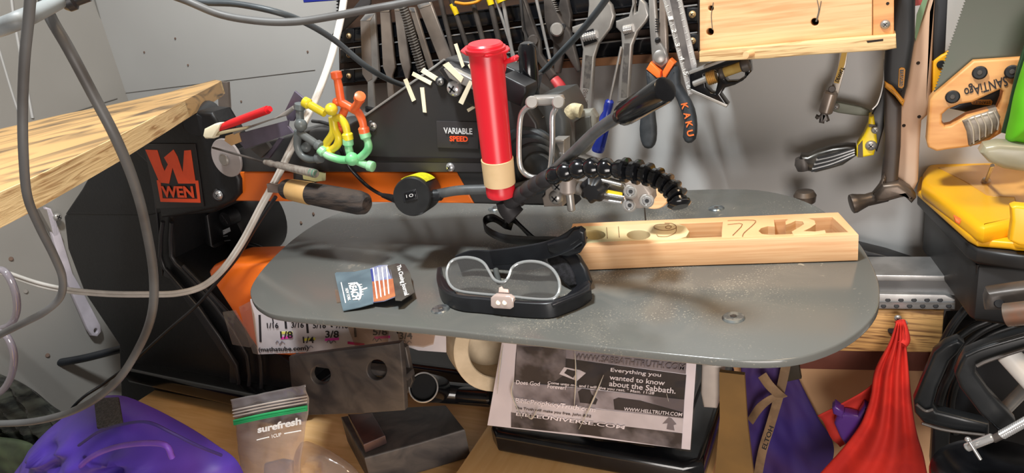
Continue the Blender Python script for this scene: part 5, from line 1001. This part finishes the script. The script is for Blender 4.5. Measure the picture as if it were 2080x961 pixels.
tag(slab('white_sachet', YP(.352), [(536, 944), (570, 936), (592, 940), (590, 990), (532, 990)], .004, mat('sachet_white', (206, 200, 196), .5), bev=.001), 'white paper packet inside the clear zip bag', 'packet')
zb2 = T('clear_bag', 'crumpled clear plastic bag lying on the bench right of the zip bag', 'plastic bag', Q(660, 950, .35))
pillow('film', YP(.36), (650, 950), [(610, 900), (640, 905), (680, 925), (726, 960), (740, 1000), (610, 1010), (600, 950)], .014, glassy('film2', (236, 228, 222), .1, .9, .12), zb2, amp=.006, sc=50)
# purple bag
pb = T('purple_bag', 'bulging purple nylon bag with a black webbing loop at lower left', 'bag', Q(270, 961, 0.305))
pur = mat('purple_nylon', (76, 52, 158), .45, 0, (92, 58, 168), 12, bump=.15)
def pf(p, t):
    q_ = Vector((p.x*14+p.z*10, 2, p.z*48-p.x*16)); n1 = noise.noise(q_); return .016*(1-2*abs(n1))-.006+.006*noise.noise(q_*2.4)
pillow('bag_body', YP(0.305), (280, 960), [(20, 1060), (56, 950), (104, 872), (176, 816), (240, 803), (300, 824), (380, 866), (440, 905), (484, 940), (500, 1000), (470, 1080), (280, 1110), (80, 1080)], .058, pur, pb, amp=.012, sc=24, fold=pf, nr=34, back=.15)
wq = P3(Q(190, 806, 0.292), Q(245, 804, 0.292), Q(222, 862, 0.257)); slab('webbing_loop', wq, [(190, 812), (200, 808), (240, 806), (244, 830), (249, 860), (222, 862), (196, 868), (193, 840)], .0025, mat('webbing', (66, 64, 66), .8, 0, (40, 38, 40), 500, bump=.5, lo=.45, hi=.55), pb, .0008)
tube('seam', [Q(160, 905, 0.252), Q(200, 878, 0.250), Q(250, 862, 0.249), (Q(300, 858, 0.250)), Q(350, 880, 0.254), Q(400, 905, 0.264), Q(450, 925, 0.280)], .0012, mat('seam_purple', (44, 30, 96), .6), pb, seg=6)
tube('hem', [Q(110, 1000, 0.258), Q(150, 960, 0.252), Q(190, 926, 0.247), Q(250, 905, 0.245), Q(330, 902, 0.245), Q(350, 930, 0.246)], .0022, mat('hem_purple', (104, 62, 172), .5), pb, seg=8)
# ------------------------------------------------------------ lower right
tag(slab('cardboard_sheet', YP(.462), [(1461, 756), (1512, 762), (1518, 860), (1530, 961), (1560, 1250), (1480, 1250), (1452, 961), (1462, 850)], .004, mat('brown_cardboard', (124, 92, 46), .8, 0, (110, 82, 42), 20)), 'brown cardboard sheet standing right of the black saw base', 'cardboard')
hg = T('purple_tote', 'dark purple cloth bag with lettered beige straps hanging behind the table', 'bag', Q(1600, 961, .655))
pt = mat('dark_purple_cloth', (80, 52, 100), .7, 0, (58, 40, 120), 8, bump=.1)
loft('tote_body', YP(.658), [(1505, 735), (1508, 790), (1512, 850), (1518, 905), (1524, 960), (1530, 1040)], [(1606, 735), (1632, 790), (1662, 850), (1692, 905), (1688, 960), (1670, 1040)], pt, hg, disp=lambda s, t: .006*math.sin(t*9+s*3)*s+.004*noise.noise(Vector((s*6, t*6, 0))), rows=30, cols=30)
strp = mat('beige_strap', (150, 122, 92), .7, 0, (132, 106, 80), 80)
ribbon('strap', [Q(1598, 735, .645), Q(1586, 790, .644), Q(1566, 860, .644), Q(1548, 920, .644), Q(1534, 1000, .644)], (1, 0, 0), 17*S(1560, 880, .642), .0012, strp, hg)
ribbon('strap', [Q(1548, 762, .640), Q(1562, 782, .635), Q(1578, 798, .635), Q(1590, 808, .642)], (1, 0, .7), 20*S(1560, 780, .642), .0012, strp, hg)
ribbon('strap', [Q(1590, 804, .642), Q(1570, 808, .637), Q(1545, 826, .635), Q(1524, 856, .642)], (0, 0, 1), 16*S(1560, 800, .642), .0012, strp, hg)
text('strap_lettering', 'ELTOH', (1556, 914), (1572, 868), (1547, 910), YP(.5825), ink, hg, bold=.02)
slab('buckle', YP(.65), [(1596, 735), (1622, 738), (1628, 770), (1600, 776), (1592, 760)], .006, mat('olive_dark', (54, 46, 34), .6), hg, .001)
rc = T('red_cloth_sling', 'red cloth sling pinned to the batten with a purple thing inside', 'cloth bag', Q(1829, 655, .592))
rcm = mat('red_cloth', (212, 44, 30), .8, 0, (192, 36, 26), 40, bump=.2)
loft('front_cloth', YP(.575), [(1822, 655), (1806, 700), (1778, 752), (1769, 803), (1759, 836), (1745, 866), (1712, 910), (1655, 975), (1640, 1010)], [(1834, 655), (1840, 700), (1846, 760), (1850, 803), (1856, 852), (1864, 890), (1876, 930), (1886, 980), (1894, 1010)], rcm, rc, rows=48, cols=40, disp=lambda s, t: (.0022+.004*s)*math.sin(t*21+s*1.5)*(1-s*.7)+.016*s*math.sin(math.pi*t)-.002)
loft('back_cloth', YP(.592), [(1818, 664), (1796, 730), (1768, 780), (1700, 822), (1661, 844)], [(1830, 664), (1822, 730), (1810, 800), (1790, 860), (1706, 912)], mat('red_cloth_back', (190, 44, 34), .8), rc, disp=lambda s, t: .003*math.sin(t*8+s*3), rows=24, cols=16)
tube('knot', [Q(1828, 652, .585), Q(1834, 670, .580), Q(1838, 690, .578), Q(1832, 700, .575)], .004, rcm, rc)
for i, (u, v) in enumerate(((1824, 647), (1836, 657))):
    h = T('batten_screw', ['silver screw hook at the top of the red cloth, left one', 'silver screw hook at the top of the red cloth, right one'][i], 'screw', Q(u, v, .595), 'screws holding the red cloth'); screw('head', Q(u, v, .588), (0, -1, 0), .0028, steel, h); rod('shank', Q(u, v, .6), Q(u, v, .588), .0012, steel, h)
o = rod('knot_hole', Q(1811, 671, .6005), Q(1811, 671, .5992), .003, MATS['dark_inside']); tag(o, 'dark hole in the pine batten left of the red cloth', 'hole plug')
pg = mat('purple_gloss', (84, 48, 128), .25, 0, (70, 40, 110), 20)
pi_ = T('purple_plastic_toy', 'glossy purple plastic piece held inside the red cloth', 'plastic toy', Q(1730, 880, .585))
slab('body', YP(.582), [(1700, 846), (1716, 840), (1742, 846), (1756, 824), (1766, 830), (1756, 860), (1738, 900), (1722, 912), (1706, 890), (1694, 862)], .012, pg, pi_, .003)
slab('lug', YP(.580), [(1690, 830), (1696, 824), (1714, 838), (1712, 852), (1692, 842)], .012, pg, pi_, .002)
# clamps, hoses and tubes in the lower right corner
gc = mat('clamp_black', (28, 30, 32), .32, 0, (20, 22, 24), 30, bump=.1, spec=.6)
def cclamp(lab, outl, y):
    r = T('c_clamp', lab, 'clamp', Q(*outl[0], y), 'black C clamps in the lower right'); f = slab('frame', YP(y), outl, .012, gc, r, .003, res=3)
    return r, f
ca, fa = cclamp('large black C clamp with a silver screw, nearest at lower right', [(1950, 738), (1962, 718), (2000, 702), (2090, 676), (2110, 676), (2110, 706), (2000, 736), (1984, 746), (1982, 760), (2010, 800), (2064, 858), (2062, 884), (2034, 884), (1990, 842), (1950, 790), (1940, 762)], .50)
tube('frame_ridge', [Q(1962, 722, .497), Q(2000, 706, .497), Q(2090, 680, .497)], .0016, gc, fa); tube('frame_ridge', [Q(1984, 744, .4965), Q(2010, 732, .4965), Q(2090, 706, .4965)], .0012, dsteel, fa)
cbm, fb_ = cclamp('black C clamp behind the nearest clamp, closest to the red cloth', [(1897, 718), (1920, 700), (1946, 690), (1960, 700), (1946, 720), (1930, 736), (1906, 790), (1896, 824), (1904, 836), (1960, 850), (2010, 862), (2010, 886), (1950, 880), (1876, 862), (1858, 840), (1856, 816)], .55)
tube('frame_ridge', [Q(1862, 822, .547), Q(1880, 835, .547), Q(1896, 832, .547)], .0012, dsteel, fb_); tube('frame_ridge', [Q(1872, 860, .547), Q(1920, 874, .547), Q(2000, 884, .547)], .0012, dsteel, fb_)
a, b = Q(2034, 884, .487), Q(2120, 836, .480); s = S(2050, 870, .487)
n = 44; lathe('screw_thread', a, b, [(i/n, (9.5 if i % 2 else 7.5)*s) for i in range(n+1)], chrome, ca, 18)
rod('screw_collar', Q(2016, 893, .488), Q(2036, 883, .487), 8*s, dsteel, ca); rod('swivel', Q(1962, 910, .489), Q(2018, 888, .488), 9*s, chrome, ca); rod('tommy_bar', Q(1966, 893, .484), Q(1992, 934, .480), 3.4*s, chrome, ca); ball('bar_end', Q(1966, 893, .484), 6*s, chrome, ca)
tag(rod('white_pipe', Q(2044, 716, .515), Q(2130, 810, .50), 22*S(2070, 750, .51), mat('white_pvc', (206, 204, 200), .35)), 'white plastic pipe inside the large clamp at the right edge', 'pipe')
tag(rod('chrome_rod', Q(2040, 832, .53), Q(2100, 770, .52), .0045, steel), 'grey metal rod behind the large clamp', 'rod')
tt = T('dark_tube_tool', 'dark rusty tube and bracket at the right edge below the toolbox', 'metal tube', Q(2040, 660, .47))
slab('bracket', YP(.475), [(2000, 612), (2006, 596), (2060, 588), (2110, 582), (2110, 622), (2060, 630), (2030, 634), (2002, 634)], .014, dsteel, tt, .004); 
a, b = Q(2042, 640, .46), Q(2120, 632, .455); s = S(2042, 640, .46)
lathe('tube_wall', b, a, [(0, 24*s), (.98, 24*s), (1, 22*s), (1, 18*s), (.9, 17*s), (.02, 17*s)], mat('rusty_steel', (98, 86, 76), .45, .4, (120, 74, 50), 40, lo=.5, hi=.7), tt); rod('hole', Q(2030, 617, .4755), Q(2030, 617, .4735), .003, blk, tt, seg=12)
for i, (L_, l) in enumerate((([(1900, 760), (1908, 720), (1930, 670), (1960, 630), (1990, 600)], 'leftmost'), ([(1908, 740), (1930, 700), (1970, 668), (2010, 650)], 'second from the left'), ([(1930, 760), (1950, 710), (1990, 674), (2040, 650)], 'third from the left'), ([(1900, 850), (1920, 780), (1960, 720), (2010, 680), (2080, 655)], 'longest'), ([(1940, 880), (1932, 820), (1950, 760), (1990, 700)], 'innermost'))):
    tag(tp('black_hose', [(u, v, .585+.006*i) for u, v in L_], 8, gc), 'black hose arching above the clamps, '+l+' of the bundle', 'hose', 'black hoses below the toolbox')
tag(slab('dark_backing_bag', YP(.63), [(1925, 650), (2140, 640), (2140, 940), (1960, 940), (1890, 860), (1890, 760)], .02, mat('near_black_cloth', (18, 18, 20), .8), bev=.004), 'near black bag behind the clamps and hoses', 'bag')
tag(slab('dark_post', YP(.60), [(1896, 860), (1932, 868), (1926, 955), (1890, 950)], .02, gc, bev=.003), 'dark post below the rear clamp', 'post')
tag(lathe('black_drum', Q(2030, 1060, .50), Q(2030, 962, .50), [(0, .042), (.9, .044), (.97, .043), (1, .038)], gblk, seg=48), 'black round drum at the bottom right corner', 'drum')
